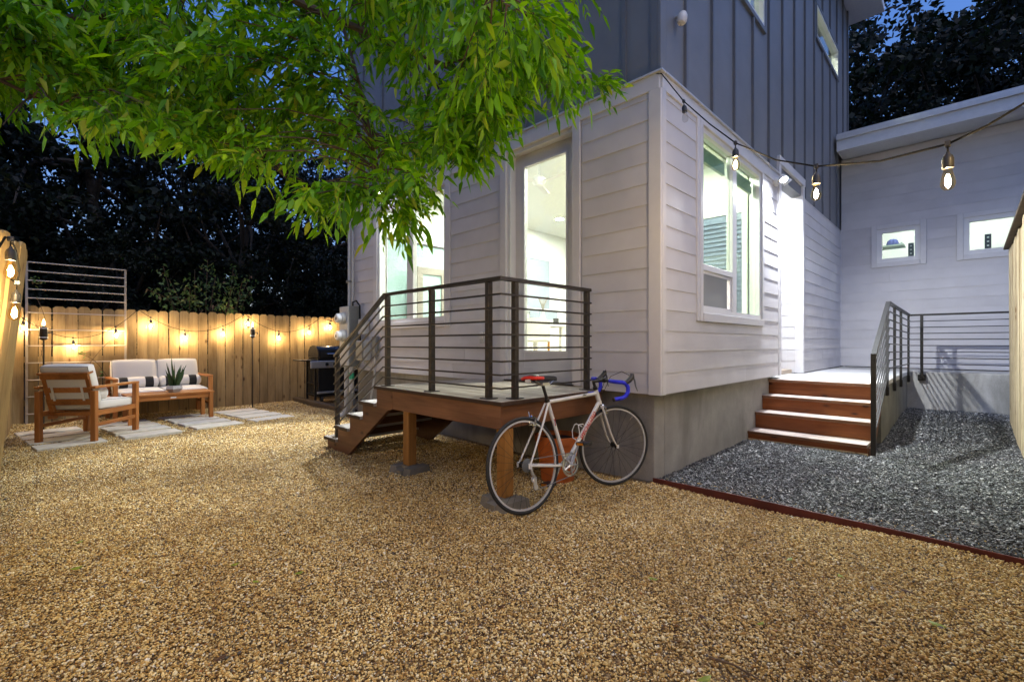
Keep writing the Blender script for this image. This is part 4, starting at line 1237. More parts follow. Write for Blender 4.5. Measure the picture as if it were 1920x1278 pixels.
# red lettering on the down tube and small mark on the seat tube
def text_mesh(txt, size, name, mat, M, parent, shear=.25, ext=.0006, bold=.012):
    cu = bpy.data.curves.new(name, 'FONT')
    cu.body = txt; cu.size = size; cu.align_x = 'CENTER'; cu.align_y = 'CENTER'; cu.shear = shear; cu.extrude = ext; cu.offset = size * bold
    cu.resolution_u = 2
    ob = bpy.data.objects.new(name, cu); COL.objects.link(ob)
    dg = bpy.context.evaluated_depsgraph_get()
    me = bpy.data.meshes.new_from_object(ob.evaluated_get(dg))
    bpy.data.objects.remove(ob)
    me.name = name; me.materials.clear(); me.materials.append(MAT[mat])
    o = link(name, me, parent)
    inv = WM[parent.as_pointer()].inverted()
    me.transform(inv @ M)
    return o
d0 = (HT + (HB - HT) * .82) - BB
dl = d0.normalized()
def tube_text(txt, a, d, off, size, mat, name):
    """lettering along direction d on the right (-y) side of a tube"""
    z = Vector((0, -1, 0)); x = d.normalized(); y = z.cross(x)
    rot = Matrix((x, y, z)).transposed().to_4x4()
    return text_mesh(txt, size, name, mat, BM @ Matrix.Translation(a + z * off) @ rot, frame)
tube_text('SPECIALIZED', BB + d0 * .60, dl, .0172, .047, 'bike_red', 'down_tube_lettering')
tube_text('Allez', ST + Vector((.40, 0, .012)), (HT - ST), .0152, .022, 'black_plastic', 'top_tube_lettering')
sd1 = (ST - BB).normalized()
mk_ = MB()
for (a, b, w) in (((-.004, .02), (.004, -.03), .006), ((-.012, .022), (.011, .010), .004)):
    mk_.tube([ST - sd1 * .17 + Vector((a[0], -.0150, a[1])), ST - sd1 * .17 + Vector((b[0], -.0150, b[1]))], w, 5, BM, flat=.3)
mk_.build('seat_tube_mark', 'bike_red', frame)
# seat post and saddle
bb(MB().tube([ST, ST + sd1 * .115], .0125, 10, BM).tube([ST - sd1 * .012, ST + sd1 * .012], .019, 10, BM), 'seat_post', 'black_metal')
sp = ST + sd1 * .125
sad = MB(); vs = []; fs = []
prof = [(-.145, .068, .012), (-.135, .078, .022), (-.10, .074, .027), (-.05, .05, .024), (.0, .030, .021), (.06, .021, .019), (.11, .018, .016), (.135, .010, .008)]
seg = 10
for (x, w, h) in prof:
    for j in range(seg + 1):
        a = -1.25 + 2.5 * j / seg
        vs.append((x, w * math.sin(a) / math.sin(1.25), h * math.cos(a) - (.018 if abs(a) > 1.1 else 0)))
    vs.append((x, -w * .8, -.022)); vs.append((x, w * .8, -.022))
row = seg + 3
for i in range(len(prof) - 1):
    for j in range(seg):
        fs.append((i * row + j, i * row + j + 1, (i + 1) * row + j + 1, (i + 1) * row + j))
    fs.append((i * row, i * row + seg + 1, (i + 1) * row + seg + 1, (i + 1) * row))
    fs.append((i * row + seg, i * row + seg + 2, (i + 1) * row + seg + 2, (i + 1) * row + seg))
SMt = BM @ Matrix.Translation(sp + Vector((0.01, 0, .048))) @ Matrix.Rotation(R(2), 4, 'Y')
sad.add(vs, fs, SMt)
saddle = bb(sad, 'saddle', 'saddle_black')
edge = [(x, -w * 1.02, -.006) for (x, w, h) in prof[3::-1]] + [(-.152, -.03, .0), (-.152, .03, .0)] + [(x, w * 1.02, -.006) for (x, w, h) in prof[:4]]
MB().tube([Vector(p) + Vector((0, 0, .004)) for p in edge], .0125, 8, SMt).build('red_edge', 'saddle_red', saddle, smooth=True)
MB().box(-.156, -.148, -.028, .028, -.03, .002, SMt).build('rear_patch', 'chair_white', saddle)
MB().tube([(-.10, -.022, -.02), (-.04, -.022, -.045), (.05, -.02, -.045), (.10, -.012, -.015)], .0035, 6, SMt).tube([(-.10, .022, -.02), (-.04, .022, -.045), (.05, .02, -.045), (.10, .012, -.015)], .0035, 6, SMt).box(-.03, .04, -.026, .026, -.056, -.036, SMt).build('saddle_rails', 'steel', saddle)
# wheels
def wheel(M, name='wheel', rear=False):
    w = bb(MB().tube([(.322 * math.cos(2 * math.pi * k / 60), 0, .322 * math.sin(2 * math.pi * k / 60)) for k in range(60)], .0128, 9, M, closed=True, ref=(0, 1, 0)), name, 'tyre_rubber')
    rm = MB()
    for k in range(1):
        loop = [(.3035 * math.cos(2 * math.pi * k / 60), 0, .3035 * math.sin(2 * math.pi * k / 60)) for k in range(60)]
        rm.tube(loop, .0085, 4, M, closed=True, ref=(0, 1, 0))
    rm.build('rim', 'rim_silver', w)
    hub = MB().tube([(0, -.05, 0), (0, .05, 0)], .010, 10, M).tube([(0, -.034, 0), (0, -.028, 0)], .022, 14, M).tube([(0, .028, 0), (0, .034, 0)], .022, 14, M)
    hub.build('hub', 'black_metal', w, smooth=True)
    sp_ = MB()
    n = 28
    for k in range(n):
        a = 2 * math.pi * k / n; s = 1 if k % 2 else -1
        off = .32 * (1 if (k // 2) % 2 else -1)
        sp_.tube([(.021 * math.cos(a + off), s * .031, .021 * math.sin(a + off)), (.297 * math.cos(a), 0, .297 * math.sin(a))], .0011, 4, M, cap=False)
    sp_.build('spokes', 'black_metal', w)['kind'] = 'stuff'
    MB().tube([(.294 * math.cos(.9), 0, .294 * math.sin(.9)), (.255 * math.cos(.9), 0, .255 * math.sin(.9))], .003, 6, M).build('valve', 'chrome', w)
    return w
rw = wheel(BM @ Matrix.Translation(RA))
fw = wheel(SM @ Matrix.Translation(FA))
# cassette, derailleur, chain, cranks
cs = MB()
for k, r in enumerate((.047, .041, .035, .029, .024)):
    M = BM @ Matrix.Translation((0, -.031 - k * .005, WR)) @ Matrix.Rotation(R(90), 4, 'X')
    n = 24
    pr = []
    for j in range(n * 2):
        q = r + (.0025 if j % 2 else -.0015)
        pr.append((q * math.cos(math.pi * j / n), q * math.sin(math.pi * j / n)))
    cs.prism(pr, 'z', 0, .002, M)
bb(cs, 'cassette', 'grey_enclosure', smooth=False)
dr = MB()
dr.tube([(.012, -.055, WR - .02), (.02, -.058, WR - .06), (.045, -.052, WR - .085)], [.009, .011, .008], 8, BM)
dr.box(.028, .060, -.056, -.050, WR - .165, WR - .085, BM, ch=.002)
for (x, z) in ((.034, WR - .098), (.052, WR - .155)):
    dr.lathe([(0, -.004), (.02, -.004), (.022, 0), (.02, .004), (0, .004)], 14, BM @ Matrix.Translation((x, -.048, z)) @ Matrix.Rotation(R(90), 4, 'X'))
bb(dr, 'rear_derailleur', 'brushed_aluminium')
CRP = BB + Vector((0, -.044, 0))
ch = MB()
RC = .085
ch.tube([(.01, -.046, WR + .040), (BB.x, -.046, BB.z + RC)], .0035, 4, BM)
ch.tube([(.055, -.046, WR - .176), (BB.x - .02, -.046, BB.z - RC)], .0035, 4, BM)
ch.tube([(BB.x + RC * math.cos(a), -.046, BB.z + RC * math.sin(a)) for a in [math.pi / 2 - i * math.pi / 14 for i in range(15)]], .0035, 4, BM)
bb(ch, 'chain', 'grey_enclosure', smooth=False)
cr = MB()
n = 40
for (r0, r1, yo) in ((.072, .087, 0), (.050, .063, .008)):
    M = BM @ Matrix.Translation((BB.x, -.045 + yo, BB.z)) @ Matrix.Rotation(R(90), 4, 'X')
    vs = []; fs = []
    for j in range(n * 2):
        a = math.pi * j / n
        ro = r1 + (.003 if j % 2 else 0)
        for (rr_, zz) in ((r0, 0), (ro, 0), (ro, .003), (r0, .003)):
            vs.append((rr_ * math.cos(a), rr_ * math.sin(a), zz))
    for j in range(n * 2):
        k = (j + 1) % (n * 2)
        for q in range(4):
            fs.append((j * 4 + q, j * 4 + (q + 1) % 4, k * 4 + (q + 1) % 4, k * 4 + q))
    cr.add(vs, fs, M)
bb(cr, 'chainring', 'steel', smooth=False)
ca = R(62)                         # crank angle, right arm up and forward
ck = MB()
for j in range(5):
    a = ca + 2 * math.pi * j / 5
    ck.tube([(BB.x, -.05, BB.z), (BB.x + .074 * math.cos(a), -.047, BB.z + .074 * math.sin(a))], [.012, .006], 6, BM)
ck.tube([(BB.x, -.030, BB.z), (BB.x, -.064, BB.z)], .015, 12, BM)
RPd = Vector((BB.x + .17 * math.cos(ca), -.075, BB.z + .17 * math.sin(ca)))
ck.tube([(BB.x, -.058, BB.z), RPd], [.014, .009], 8, BM, flat=.6)
LPd = Vector((BB.x - .17 * math.cos(ca), .075, BB.z - .17 * math.sin(ca)))
ck.tube([(BB.x, .05, BB.z), LPd], [.014, .009], 8, BM, flat=.6)
bb(ck, 'crank', 'brushed_aluminium')
for p, s in ((RPd, -1), (LPd, 1)):
    M = BM @ Matrix.Translation(p + Vector((0, s * .05, 0)))
    pd = bb(MB().box(-.045, .045, -.045, .045, -.012, .012, M, ch=.004).tube([(0, -s * .05, 0), (0, s * .04, 0)], .006, 8, M), 'pedal', 'black_plastic', smooth=False)
    for x in (-.047, .0455):
        MB().box(x, x + .0025, -.03, .03, -.009, .009, M).build('reflector', 'pedal_amber', pd)
# fork
fk = MB()
CR = HB - axis_ * .02
fk.tube([HB, CR], .017, 10, SM)
fk.box(CR.x - .014, CR.x + .014, -.036, .036, CR.z - .014, CR.z + .012, SM, ch=.004)
for s in (-1, 1):
    a = CR + Vector((.0, s * .031, -.004))
    c = FA + Vector((-.004, s * .05, 0))
    mid = a.lerp(c, .62) + Vector((-.014, 0, -.004))
    fk.tube([a, a.lerp(mid, .5), mid, mid.lerp(c, .55) + Vector((-.004, 0, -.004)), c], [.012, .0115, .010, .008, .006], 10, SM, flat=.8)
    fk.box(FA.x - .012, FA.x + .010, s * .05 - .003, s * .05 + .003, WR - .014, WR + .012, SM)
bb(fk, 'fork', 'bike_white')
bb(MB().tube([HT + axis_ * .004, HT + axis_ * .03], .0195, 12, BM).tube([HB - axis_ * .018, HB], .0195, 12, BM), 'headset', 'black_metal')
# stem and drop bars
stt = HT + axis_ * .075
BC = stt + Vector((.095, 0, .008))
bb(MB().tube([HT + axis_ * .02, stt], .0125, 10, SM).tube([stt + Vector((-.006, 0, 0)), BC], .0135, 10, SM).tube([BC + Vector((0, -.024, 0)), BC + Vector((0, .024, 0))], .020, 12, SM), 'stem', 'black_metal')
bar_ = bb(MB().tube([BC + Vector((0, y, 0)) for y in (-.12, 0, .12)], .0128, 10, SM), 'handlebar', 'black_metal')
for s in (-1, 1):
    W = .205
    pts = [BC + Vector((0, s * .10, 0)), BC + Vector((0, s * .165, .0)), BC + Vector((.012, s * .193, -.001)), BC + Vector((.045, s * W, -.004)), BC + Vector((.078, s * W, -.016)),
           BC + Vector((.098, s * W, -.045)), BC + Vector((.098, s * W, -.08)), BC + Vector((.08, s * W, -.112)), BC + Vector((.045, s * W, -.128)), BC + Vector((-.03, s * W, -.136))]
    MB().tube(pts, .0162, 10, SM).build('bar_tape', 'bar_tape_blue', bar_, smooth=True)
    MB().tube([pts[-1], pts[-1] + Vector((-.008, 0, -.001))], .0168, 10, SM).build('bar_plug', 'black_plastic', bar_, smooth=True)
    hd = [BC + Vector((.076, s * W, -.012)), BC + Vector((.11, s * W, .008)), BC + Vector((.138, s * (W - .002), .035)), BC + Vector((.142, s * (W - .004), .06))]
    h = MB().tube(hd, [.018, .021, .022, .015], 10, SM).build('brake_hood', 'black_plastic', bar_, smooth=True)
    MB().tube([hd[2] + Vector((.008, 0, 0)), hd[2] + Vector((.026, 0, -.03)), hd[2] + Vector((.03, s * .006, -.075)), hd[2] + Vector((.045, s * .01, -.115))], [.010, .0095, .008, .005], 8, SM, flat=.7).build('brake_lever', 'grey_enclosure', h, smooth=True)
    MB().tube([hd[2], BC + Vector((.10, s * .12, .075)), BC + Vector((.05, s * .03, .03)), HT + Vector((.06, s * .02, -.02))], .0025, 6, SM).build('cable', 'black_cord', h, smooth=True)
# brakes
for (c, M, nm) in ((CR + Vector((.028, 0, -.018)), SM, 'front_brake'), (Vector((.105, 0, WR + .30)), BM, 'rear_brake')):
    br = MB()
    for s in (-1, 1):
        br.tube([c + Vector((0, s * .006, .03)), c + Vector((.004, s * .034, .012)), c + Vector((.0, s * .028, -.028))], [.006, .008, .006], 8, M)
        br.box(c.x - .02, c.x + .02, s * .02 - .005, s * .02 + .005, c.z - .036, c.z - .022, M)
    br.tube([c + Vector((0, .03, .02)), c + Vector((0, .034, .062))], .005, 6, M)
    bb(br, nm, 'chrome')
# bottle cage on the down tube
cg = MB()
c0 = BB + d0 * .33 + Vector((-.012, 0, .018)); nrm_ = Vector((-dl.z, 0, dl.x))
for s in (-1, 1):
    cg.tube([c0, c0 + nrm_ * .012 + Vector((0, s * .035, 0)) + dl * .01, c0 + nrm_ * .05 + Vector((0, s * .038, 0)) + dl * .05, c0 + nrm_ * .075 + Vector((0, s * .02, 0)) + dl * .09,
             c0 + nrm_ * .05 + Vector((0, s * .036, 0)) + dl * .12, c0 + nrm_ * .0 + Vector((0, s * .012, 0)) + dl * .13], .0032, 6, BM)
bb(cg, 'bottle_cage', 'chair_white')
bb(MB().tube([BB + Vector((-.02, -.03, -.01)), (.05, -.05, BB.z + .03), (.0, -.05, WR - .02)], .002, 5, BM), 'gear_cable', 'black_cord')

# ============================================================ LAMPS
def bulb_mesh():
    return MB().lathe([(0, -.086), (.010, -.0845), (.0185, -.078), (.0235, -.066), (.0245, -.056), (.021, -.036), (.0155, -.014), (.0135, 0), (0, 0)], 14).mesh('bulb', 'amber_glass', smooth=True)
def socket_mesh():
    return MB().lathe([(.0, .062), (.005, .060), (.007, .052), (.016, .042), (.0195, .030), (.0195, -.004), (.016, -.006), (0, -.006)], 14).mesh('socket', 'black_plastic', smooth=True)
BULB, SOCK = bulb_mesh(), socket_mesh()
FILA = MB().lathe([(0, -.073), (.006, -.070), (.0095, -.060), (.0095, -.045), (.006, -.030), (.002, -.022), (0, -.022)], 10).mesh('filament', 'filament_emit', smooth=True)
CLEAR = BULB.copy(); CLEAR.materials.clear(); CLEAR.materials.append(MAT['clear_bulb'])
def string_light(label, cord, bulbs, drop=.045, r=.0042, lit=None):
    """cord: list of world points; bulbs: indices-free list of (point on the cord, tilt)"""
    t = thing('string_light', label, 'string lights', cord[0])
    MB().tube(cord, r, 6).build('cord', 'black_cord', t, smooth=True)
    for k, (p, rx, ry) in enumerate(bulbs):
        p = Vector(p)
        rot = (rx, ry, 0)
        d = Euler(rot).to_matrix() @ Vector((0, 0, -1))
        s0 = p + d * (drop + .06)
        s = link('socket', SOCK, t, local(t, s0), rot)
        MB().tube([p, p + d * (drop + .004)], .0035, 6).build('drop_wire', 'black_cord', s)
        MB().box(-.012, .012, -.009, .009, -.012, .012, Matrix.Translation(p), ch=.003).build('clip', 'black_plastic', s)
        on = lit is None or lit[k]
        link('bulb', BULB if on else CLEAR, s, (0, 0, -.0065))
        if on: link('filament', FILA, s, (0, 0, -.0065))
    return t
def sag(a, b, low, n=14):
    a, b = Vector(a), Vector(b)
    # parabola through a and b with the lowest height `low`
    mid = (a.z + b.z) / 2
    s = mid - low
    return [a.lerp(b, i / n) - Vector((0, 0, 4 * s * (i / n) * (1 - i / n))) for i in range(n + 1)]
def on_cord(cord, f):
    best = min(range(len(cord)), key=f)
    return cord[best]
def fine(c, n=8):
    out = []
    for i in range(len(c) - 1):
        out += [Vector(c[i]).lerp(Vector(c[i + 1]), k / n) for k in range(n)]
    return out + [Vector(c[-1])]
YC = 9.895
cord = sag((-.27, YC - .03, 1.60), (1.08, YC, 1.755), 1.285) + sag((1.10, YC, 1.757), (2.68, YC, 1.755), 1.41)[0:] + sag((2.70, YC, 1.757), (4.15, YC, 1.745), 1.43) + sag((4.17, YC, 1.745), (4.9, YC, 1.70), 1.66)
fc = fine(cord)
bl = []
for x in (-.235, .302, .798, 1.258, 1.728, 2.325, 2.749, 3.304, 3.91, 4.358):
    bl.append((on_cord(fc, lambda i: abs(fc[i].x - x)), R(-6), random.uniform(-.06, .06)))
string_light('long string of glowing bulbs draped along the back picket fence', cord, bl, .03)
# string on the leaning fence: unseen bulbs added past the camera light the yard
b1, b2 = at(20, 448, 2.15), at(32, 530, 2.3)
cordL = []
for y in np.arange(-.7, 2.9, .62):
    xf = -.235 - .126 * (4.05 - y) + .155 + .06
    cordL += [Vector((xf, y, 1.72)), Vector((xf, y + .31, 1.655))]
near = [at(-70, 520, 1.95), at(-15, 485, 2.05), at(10, 444, 2.12), b1, at(30, 470, 2.25), at(36, 505, 2.3), b2]
cordL = [c for c in cordL if c.y < 2.6] + [Vector(p) for p in near] + [Vector((-.16, 3.95, 1.58)), Vector((-.30, 4.6, 1.66)), Vector((-.315, 6.2, 1.58)), Vector((-.315, 8.0, 1.66)), Vector((-.31, 9.3, 1.60)), Vector((-.28, 9.92, 1.59))]
bl = [(c, 0, .03) for c in cordL[:12] if abs(c.z - 1.655) < .001] + [(Vector(b1), 0, .0), (Vector(b2), 0, .06)]
string_light('string of large warm bulbs along the leaning fence at the left edge, some added out of view', cordL, bl, .035, .0045)
# string from the house corner towards the right fence
pr = [at(1203, 143, 4.0), at(1240, 138, 3.83), at(1282, 190, 3.6), at(1330, 232, 3.25), at(1379, 268, 2.95), at(1455, 300, 2.65), at(1531, 312, 2.4), at(1650, 302, 2.1), at(1777, 270, 1.85), at(1850, 236, 1.72), at(1930, 188, 1.6), (2.15, -.33, 2.30), (2.0, -.385, 2.49)]
pr = [Vector(p) for p in pr]
bl = [(pr[2], R(-8), R(8)), (pr[4], R(-2), R(5)), (pr[6], 0, R(4)), (pr[8], 0, R(-7)), (pr[11], 0, 0)]
string_light('string lights swooping from the house corner towards the right edge', pr, bl, .03, .0045, [0, 1, 1, 1, 1])

# twin head flood lights on the walls
def flood(pos, nrm, label, aims, power, blend=.6, size=R(120)):
    t = thing('flood_light', label, 'flood light', pos)
    n = Vector(nrm)
    q = n.to_track_quat('Z', 'Y').to_matrix().to_4x4()
    B = Matrix.Translation(pos) @ q
    MB().lathe([(0, -.016), (.055, -.016), (.055, .018), (.045, .026), (0, .028)], 18, B).build('base', 'chair_white', t, smooth=True)
    for i, a in enumerate(aims):
        side = Vector((0, 0, 1)).cross(n)
        p = Vector(pos) + n * .10 + side * (.075 if i else -.075) + Vector((0, 0, .01))
        d = (Vector(a) - p).normalized()
        Q = Matrix.Translation(p) @ d.to_track_quat('Z', 'Y').to_matrix().to_4x4()
        MB().tube([Vector(pos) + n * .02, p - d * .03], .012, 8).build('arm', 'chair_white', t)
        h = MB().lathe([(0, -.05), (.025, -.045), (.045, -.01), (.055, .03), (.055, .04), (.047, .04), (.046, .028), (0, .026)], 18, Q).build('lamp_head', 'chair_white', t, smooth=True)
        MB().lathe([(0, .0275), (.045, .029), (.0455, .0295), (0, .033)], 18, Q).build('lens', 'flood_emit', h, smooth=True)
        L_ = bpy.data.lights.new('flood_lamp', 'SPOT')
        L_.energy = power[i]; L_.spot_size = size; L_.spot_blend = blend; L_.shadow_soft_size = .04; L_.color = (.93, .96, 1.0)
        lo = bpy.data.objects.new('flood_lamp', L_); COL.objects.link(lo)
        lo.parent = t
        lo.location = local(t, p + d * .045)
        lo.rotation_euler = (-d).to_track_quat('Z', 'Y').to_euler()
    return t
flood((6.80, YS - .016, 3.33), (0, -1, 0), 'twin head flood light shining on the entry wall beside the alcove', [(5.2, .1, 0), (8.6, -.3, .1)], [250, 330], .7, R(124))
flood((XS - .028, 6.05, 3.405), (-1, 0, 0), 'twin head flood light on the far end of the house behind the leaves', [(2.05, 5.6, 0), (1.5, 7.3, 0)], [420, 200], .3, R(58))

# ============================================================ FOLIAGE
N_SEED = 5
def leaves_mesh(name, base, dirv, side, ln, wd, mat, fold=.25, curl=.18):
    """one folded, drooping eight-triangle leaf for each row"""
    base = np.asarray(base, float); dirv = np.asarray(dirv, float); side = np.asarray(side, float)
    dirv /= np.linalg.norm(dirv, axis=1)[:, None]
    side = side - dirv * (side * dirv).sum(1)[:, None]
    side /= np.linalg.norm(side, axis=1)[:, None] + 1e-9
    nr = np.cross(side, dirv)
    ln = np.asarray(ln)[:, None]; wd = np.asarray(wd)[:, None]
    N = len(base)
    down = np.array([0, 0, -1.0])
    gq = np.random.default_rng(N_SEED)
    cu_ = (curl * gq.uniform(.1, 2.4, len(base)))[:, None]; fold = (fold * gq.uniform(-.3, 2.6, len(base)))[:, None]
    tw_ = (gq.normal(0, .12, len(base)))[:, None]
    c = lambda f: base + dirv * ln * f + down * (cu_ * ln * f * f) + side * (tw_ * ln * f * f)
    V = np.empty((N, 8, 3))
    V[:, 0] = c(0)
    for k, (f, w) in enumerate(((.33, 1.0), (.66, .72))):
        m = c(f)
        V[:, 1 + 3 * k] = m - side * wd * w * .5 + nr * wd * fold * w * .5
        V[:, 2 + 3 * k] = m
        V[:, 3 + 3 * k] = m + side * wd * w * .5 + nr * wd * fold * w * .5
    V[:, 7] = c(1.0)
    tri = np.array([(0, 2, 1), (0, 3, 2), (1, 2, 5), (1, 5, 4), (2, 3, 6), (2, 6, 5), (4, 5, 7), (5, 6, 7)])
    F = (tri[None] + (np.arange(N) * 8)[:, None, None]).reshape(-1, 3)
    return raw_mesh(name, V.reshape(-1, 3), F, mat)
def raw_mesh(name, V, F, mat):
    me = bpy.data.meshes.new(name)
    n, k = F.shape
    me.vertices.add(len(V)); me.vertices.foreach_set('co', np.ascontiguousarray(V, np.float32).ravel())
    me.loops.add(n * k); me.loops.foreach_set('vertex_index', F.astype(np.int32).ravel())
    me.polygons.add(n)
    me.polygons.foreach_set('loop_start', (np.arange(n) * k).astype(np.int32))
    me.update(calc_edges=True)
    me.validate()
    me.materials.append(MAT[mat])
    return me

# ---- the shade tree: its trunk stands behind the left fence, limbs reach over the yard
tree = thing('shade_tree', 'leafy green tree with long narrow leaflets hanging over the yard from upper left', 'tree', (-2.0, 3.7, 0))
A = lambda px, py, t: Vector(at(px, py, t * 1.22))
fork = Vector((-1.15, 3.95, 2.95))
S0 = A(-300, -100, 2.3)
limbs = {
 'a': [fork, S0, A(0, 45, 2.6), A(200, 30, 2.9), A(420, 80, 3.1), A(600, 140, 3.2), A(700, 250, 3.2)],
 'b': [fork, A(-260, -260, 2.4), A(100, -120, 2.6), A(400, -60, 2.8), A(640, 40, 2.9), A(800, 110, 2.9), A(960, 165, 2.95), A(1095, 150, 2.95)],
 'c': [S0, A(-100, 90, 2.3), A(40, 170, 2.4), A(150, 225, 2.6)],
 'd': [A(200, 30, 2.9), A(330, 90, 2.9), A(450, 210, 3.0), A(570, 370, 3.0)],
 'e': [A(640, 40, 2.9), A(680, 180, 2.75), A(705, 300, 2.65), A(740, 405, 2.55)],
 'f': [A(100, -120, 2.6), A(500, -220, 2.3), A(820, -110, 1.95), A(950, 10, 1.7)],
 'g': [A(400, -60, 2.8), A(300, 60, 2.9), A(290, 200, 3.0), A(330, 280, 3.05)],
 'h': [A(820, -110, 1.95), A(1150, -200, 2.3), A(1440, -50, 2.4)],
 'i': [A(420, 80, 3.1), A(560, 200, 3.3), A(640, 330, 3.4)],
 'j': [A(800, 110, 2.9), A(850, 220, 2.8), A(870, 310, 2.8)],
 'k': [A(-260, -260, 2.4), A(100, -500, 3.0), A(600, -600, 3.2), A(1000, -500, 3.0)],
}
def smooth_path(P, n=6):
    out = []
    P = [Vector(p) for p in P]
    for i in range(len(P) - 1):
        p0, p1, p2, p3 = P[max(i - 1, 0)], P[i], P[i + 1], P[min(i + 2, len(P) - 1)]
        for k in range(n):
            t = k / n
            out.append(.5 * ((2 * p1) + (p2 - p0) * t + (2 * p0 - 5 * p1 + 4 * p2 - p3) * t * t + (3 * p1 - p0 - 3 * p2 + p3) * t ** 3))
    return out + [P[-1]]
tk = MB().tube(smooth_path([(-2.05, 3.65, -.2), (-2.0, 3.7, .6), (-1.75, 3.8, 1.7), fork, fork + Vector((.1, .05, .4))]), [.20 - .09 * i / 24 for i in range(25)], 12)
tk.build('trunk', 'bark', tree, smooth=True)
rads = dict(a=(.045, .008), b=(.05, .007), c=(.022, .006), d=(.016, .005), e=(.012, .004), f=(.03, .005), g=(.014, .005), h=(.012, .004), i=(.011, .004), j=(.009, .003), k=(.035, .01))
LP = []
for k, p in limbs.items():
    sp_ = smooth_path(p, 6)
    r0, r1 = rads[k]
    MB().tube(sp_, [r0 + (r1 - r0) * i / (len(sp_) - 1) for i in range(len(sp_))], 8).build('limb', 'twig_bark', tree, smooth=True)
    LP += sp_[4:] if k in 'abk' else sp_
LPa = np.array([tuple(p) for p in LP])
# lower edge of the crown as the photograph shows it
EX = [-200, 0, 60, 110, 150, 190, 270, 330, 380, 440, 470, 550, 590, 625, 650, 690, 740, 790, 815, 850, 900, 930, 960, 1000, 1060, 1110, 1140, 1160]
EYv = [300, 285, 262, 240, 262, 290, 300, 300, 335, 350, 375, 420, 440, 410, 385, 420, 470, 450, 370, 350, 345, 300, 250, 215, 180, 190, 180, 60]
rg = np.random.default_rng(11)
B_, D_, S_, L_n, W_n = [], [], [], [], []
twig = MB()
rach = MB()
def spray(p, d, ln=.26, pairs=5, sc=1.0):
    d = np.asarray(d, float); d /= np.linalg.norm(d)
    side = np.cross(d, np.array([0, 0, 1.0])) + rg.normal(0, .25, 3)
    side /= np.linalg.norm(side)
    pts = []
    for i in range(pairs + 1):
        f = .25 + .75 * i / pairs
        q = p + d * ln * f + np.array([0, 0, -1]) * .30 * ln * f * f
        pts.append(q)
        for s in ((-1, 1) if i < pairs else (0,)):
            dd = d * (.55 + .3 * f) + side * s * rg.uniform(.55, .95) + np.array([0, 0, -1]) * rg.uniform(-.1, .65) + rg.normal(0, .24, 3)
            B_.append(q); D_.append(dd)
            sd = np.cross(dd, np.array([0, 0, 1.0]) + rg.normal(0, .5, 3))
            S_.append(sd)
            l = rg.uniform(.05, .105) * sc * (1.15 if s == 0 else 1)
            L_n.append(l); W_n.append(l * rg.uniform(.28, .42))
    rach.tube([p, pts[len(pts) // 2], pts[-1]], .0016, 3, cap=False)
ntip = 0
tips = []
tries = 0
GAPS = [(488, 350, 42), (365, 20, 28), (120, 255, 30), (410, 345, 30), (700, 420, 18)]
while len(tips) < 520 and tries < 20000:
    tries += 1
    px = rg.uniform(-170, 1085)
    yb = np.interp(px, EX, EYv)
    py = yb - abs(rg.normal(0, .42)) * (yb + 160) - 52 if rg.random() < .5 else rg.uniform(-150, yb - 52)
    if py < -170: continue
    if px > 1010 and py < 60 + (px - 1010) * .4: continue
    if any((px - a) ** 2 + (py - b) ** 2 < r * r for a, b, r in GAPS): continue
    t = rg.uniform(2.1, 3.6)
    if px > 800: t = min(t, rg.uniform(2.3, 3.2))
    if 650 < px < 830 and py > 330: t = rg.uniform(2.3, 2.7)
    tips.append((px, py, t))
tips += [(30, 215, 2.3), (75, 215, 2.4), (5, 235, 2.3), (105, 200, 2.5), (945, 60, 1.72), (900, 20, 1.75), (985, 30, 1.7), (1010, 5, 1.8), (860, -10, 1.8), (1425, -125, 2.35), (1470, -130, 2.4), (1440, -140, 2.4), (1110, 165, 2.9), (1090, 130, 2.9), (1120, 150, 2.95)]
tips += [(rg.uniform(-200, 1200), rg.uniform(-620, -200), rg.uniform(2.4, 3.6)) for _ in range(45)]
for (px, py, t) in tips:
    tip = np.array(at(px, py, t * 1.22))
    if tip[0] > XS - .35: continue
    dz = LPa - tip
    cost = np.linalg.norm(dz, axis=1) + np.where(dz[:, 2] < -.02, .8, 0)
    near_ = LPa[int(np.argmin(cost))]
    v = tip - near_
    L = np.linalg.norm(v)
    if L < .08:
        near_ = tip + np.array([-.15, .05, .18]); v = tip - near_; L = np.linalg.norm(v)
    if L > 1.1:
        near_ = tip - v / L * 1.1; v = tip - near_; L = 1.1
    path = [near_ + v * f + np.array([0, 0, .10 * L]) * math.sin(math.pi * f) for f in (0, .33, .66, 1.0)]
    twig.tube(path, [.0062, .005, .004, .0025], 5, cap=False)
    ns = max(3, int(L / .075)) + 3
    for i in range(ns):
        f = 1 - .75 * i / ns
        q = near_ + v * f + np.array([0, 0, .10 * L]) * math.sin(math.pi * f)
        if math.sin(q[0] * 5.1 + 2 * q[2]) + math.sin(q[1] * 4.3 - q[2] * 3.1 + 1) + math.sin(q[2] * 6.3 + q[0]) < -1.25: continue
        d = v / L * .7 + rg.normal(0, .55, 3) + np.array([0, 0, -.35])
        if i == 0: d = v / L + np.array([0, 0, -.4]) + rg.normal(0, .15, 3)
        px2, py2, t2 = proj(q + d / np.linalg.norm(d) * .2)
        if px2 < 1190 and py2 > np.interp(px2, EX, EYv) + 8: d[2] = abs(d[2]) * .3
        if (q + d * .3)[0] > XS - .15: d[0] -= 1.0
        spray(q, d, rg.uniform(.16, .27), int(rg.integers(3, 6)), 1.0)
twig.build('twigs', 'twig_bark', tree)['kind'] = 'stuff'
rach.build('leaf_stalks', 'shrub_leaf', tree)['kind'] = 'stuff'
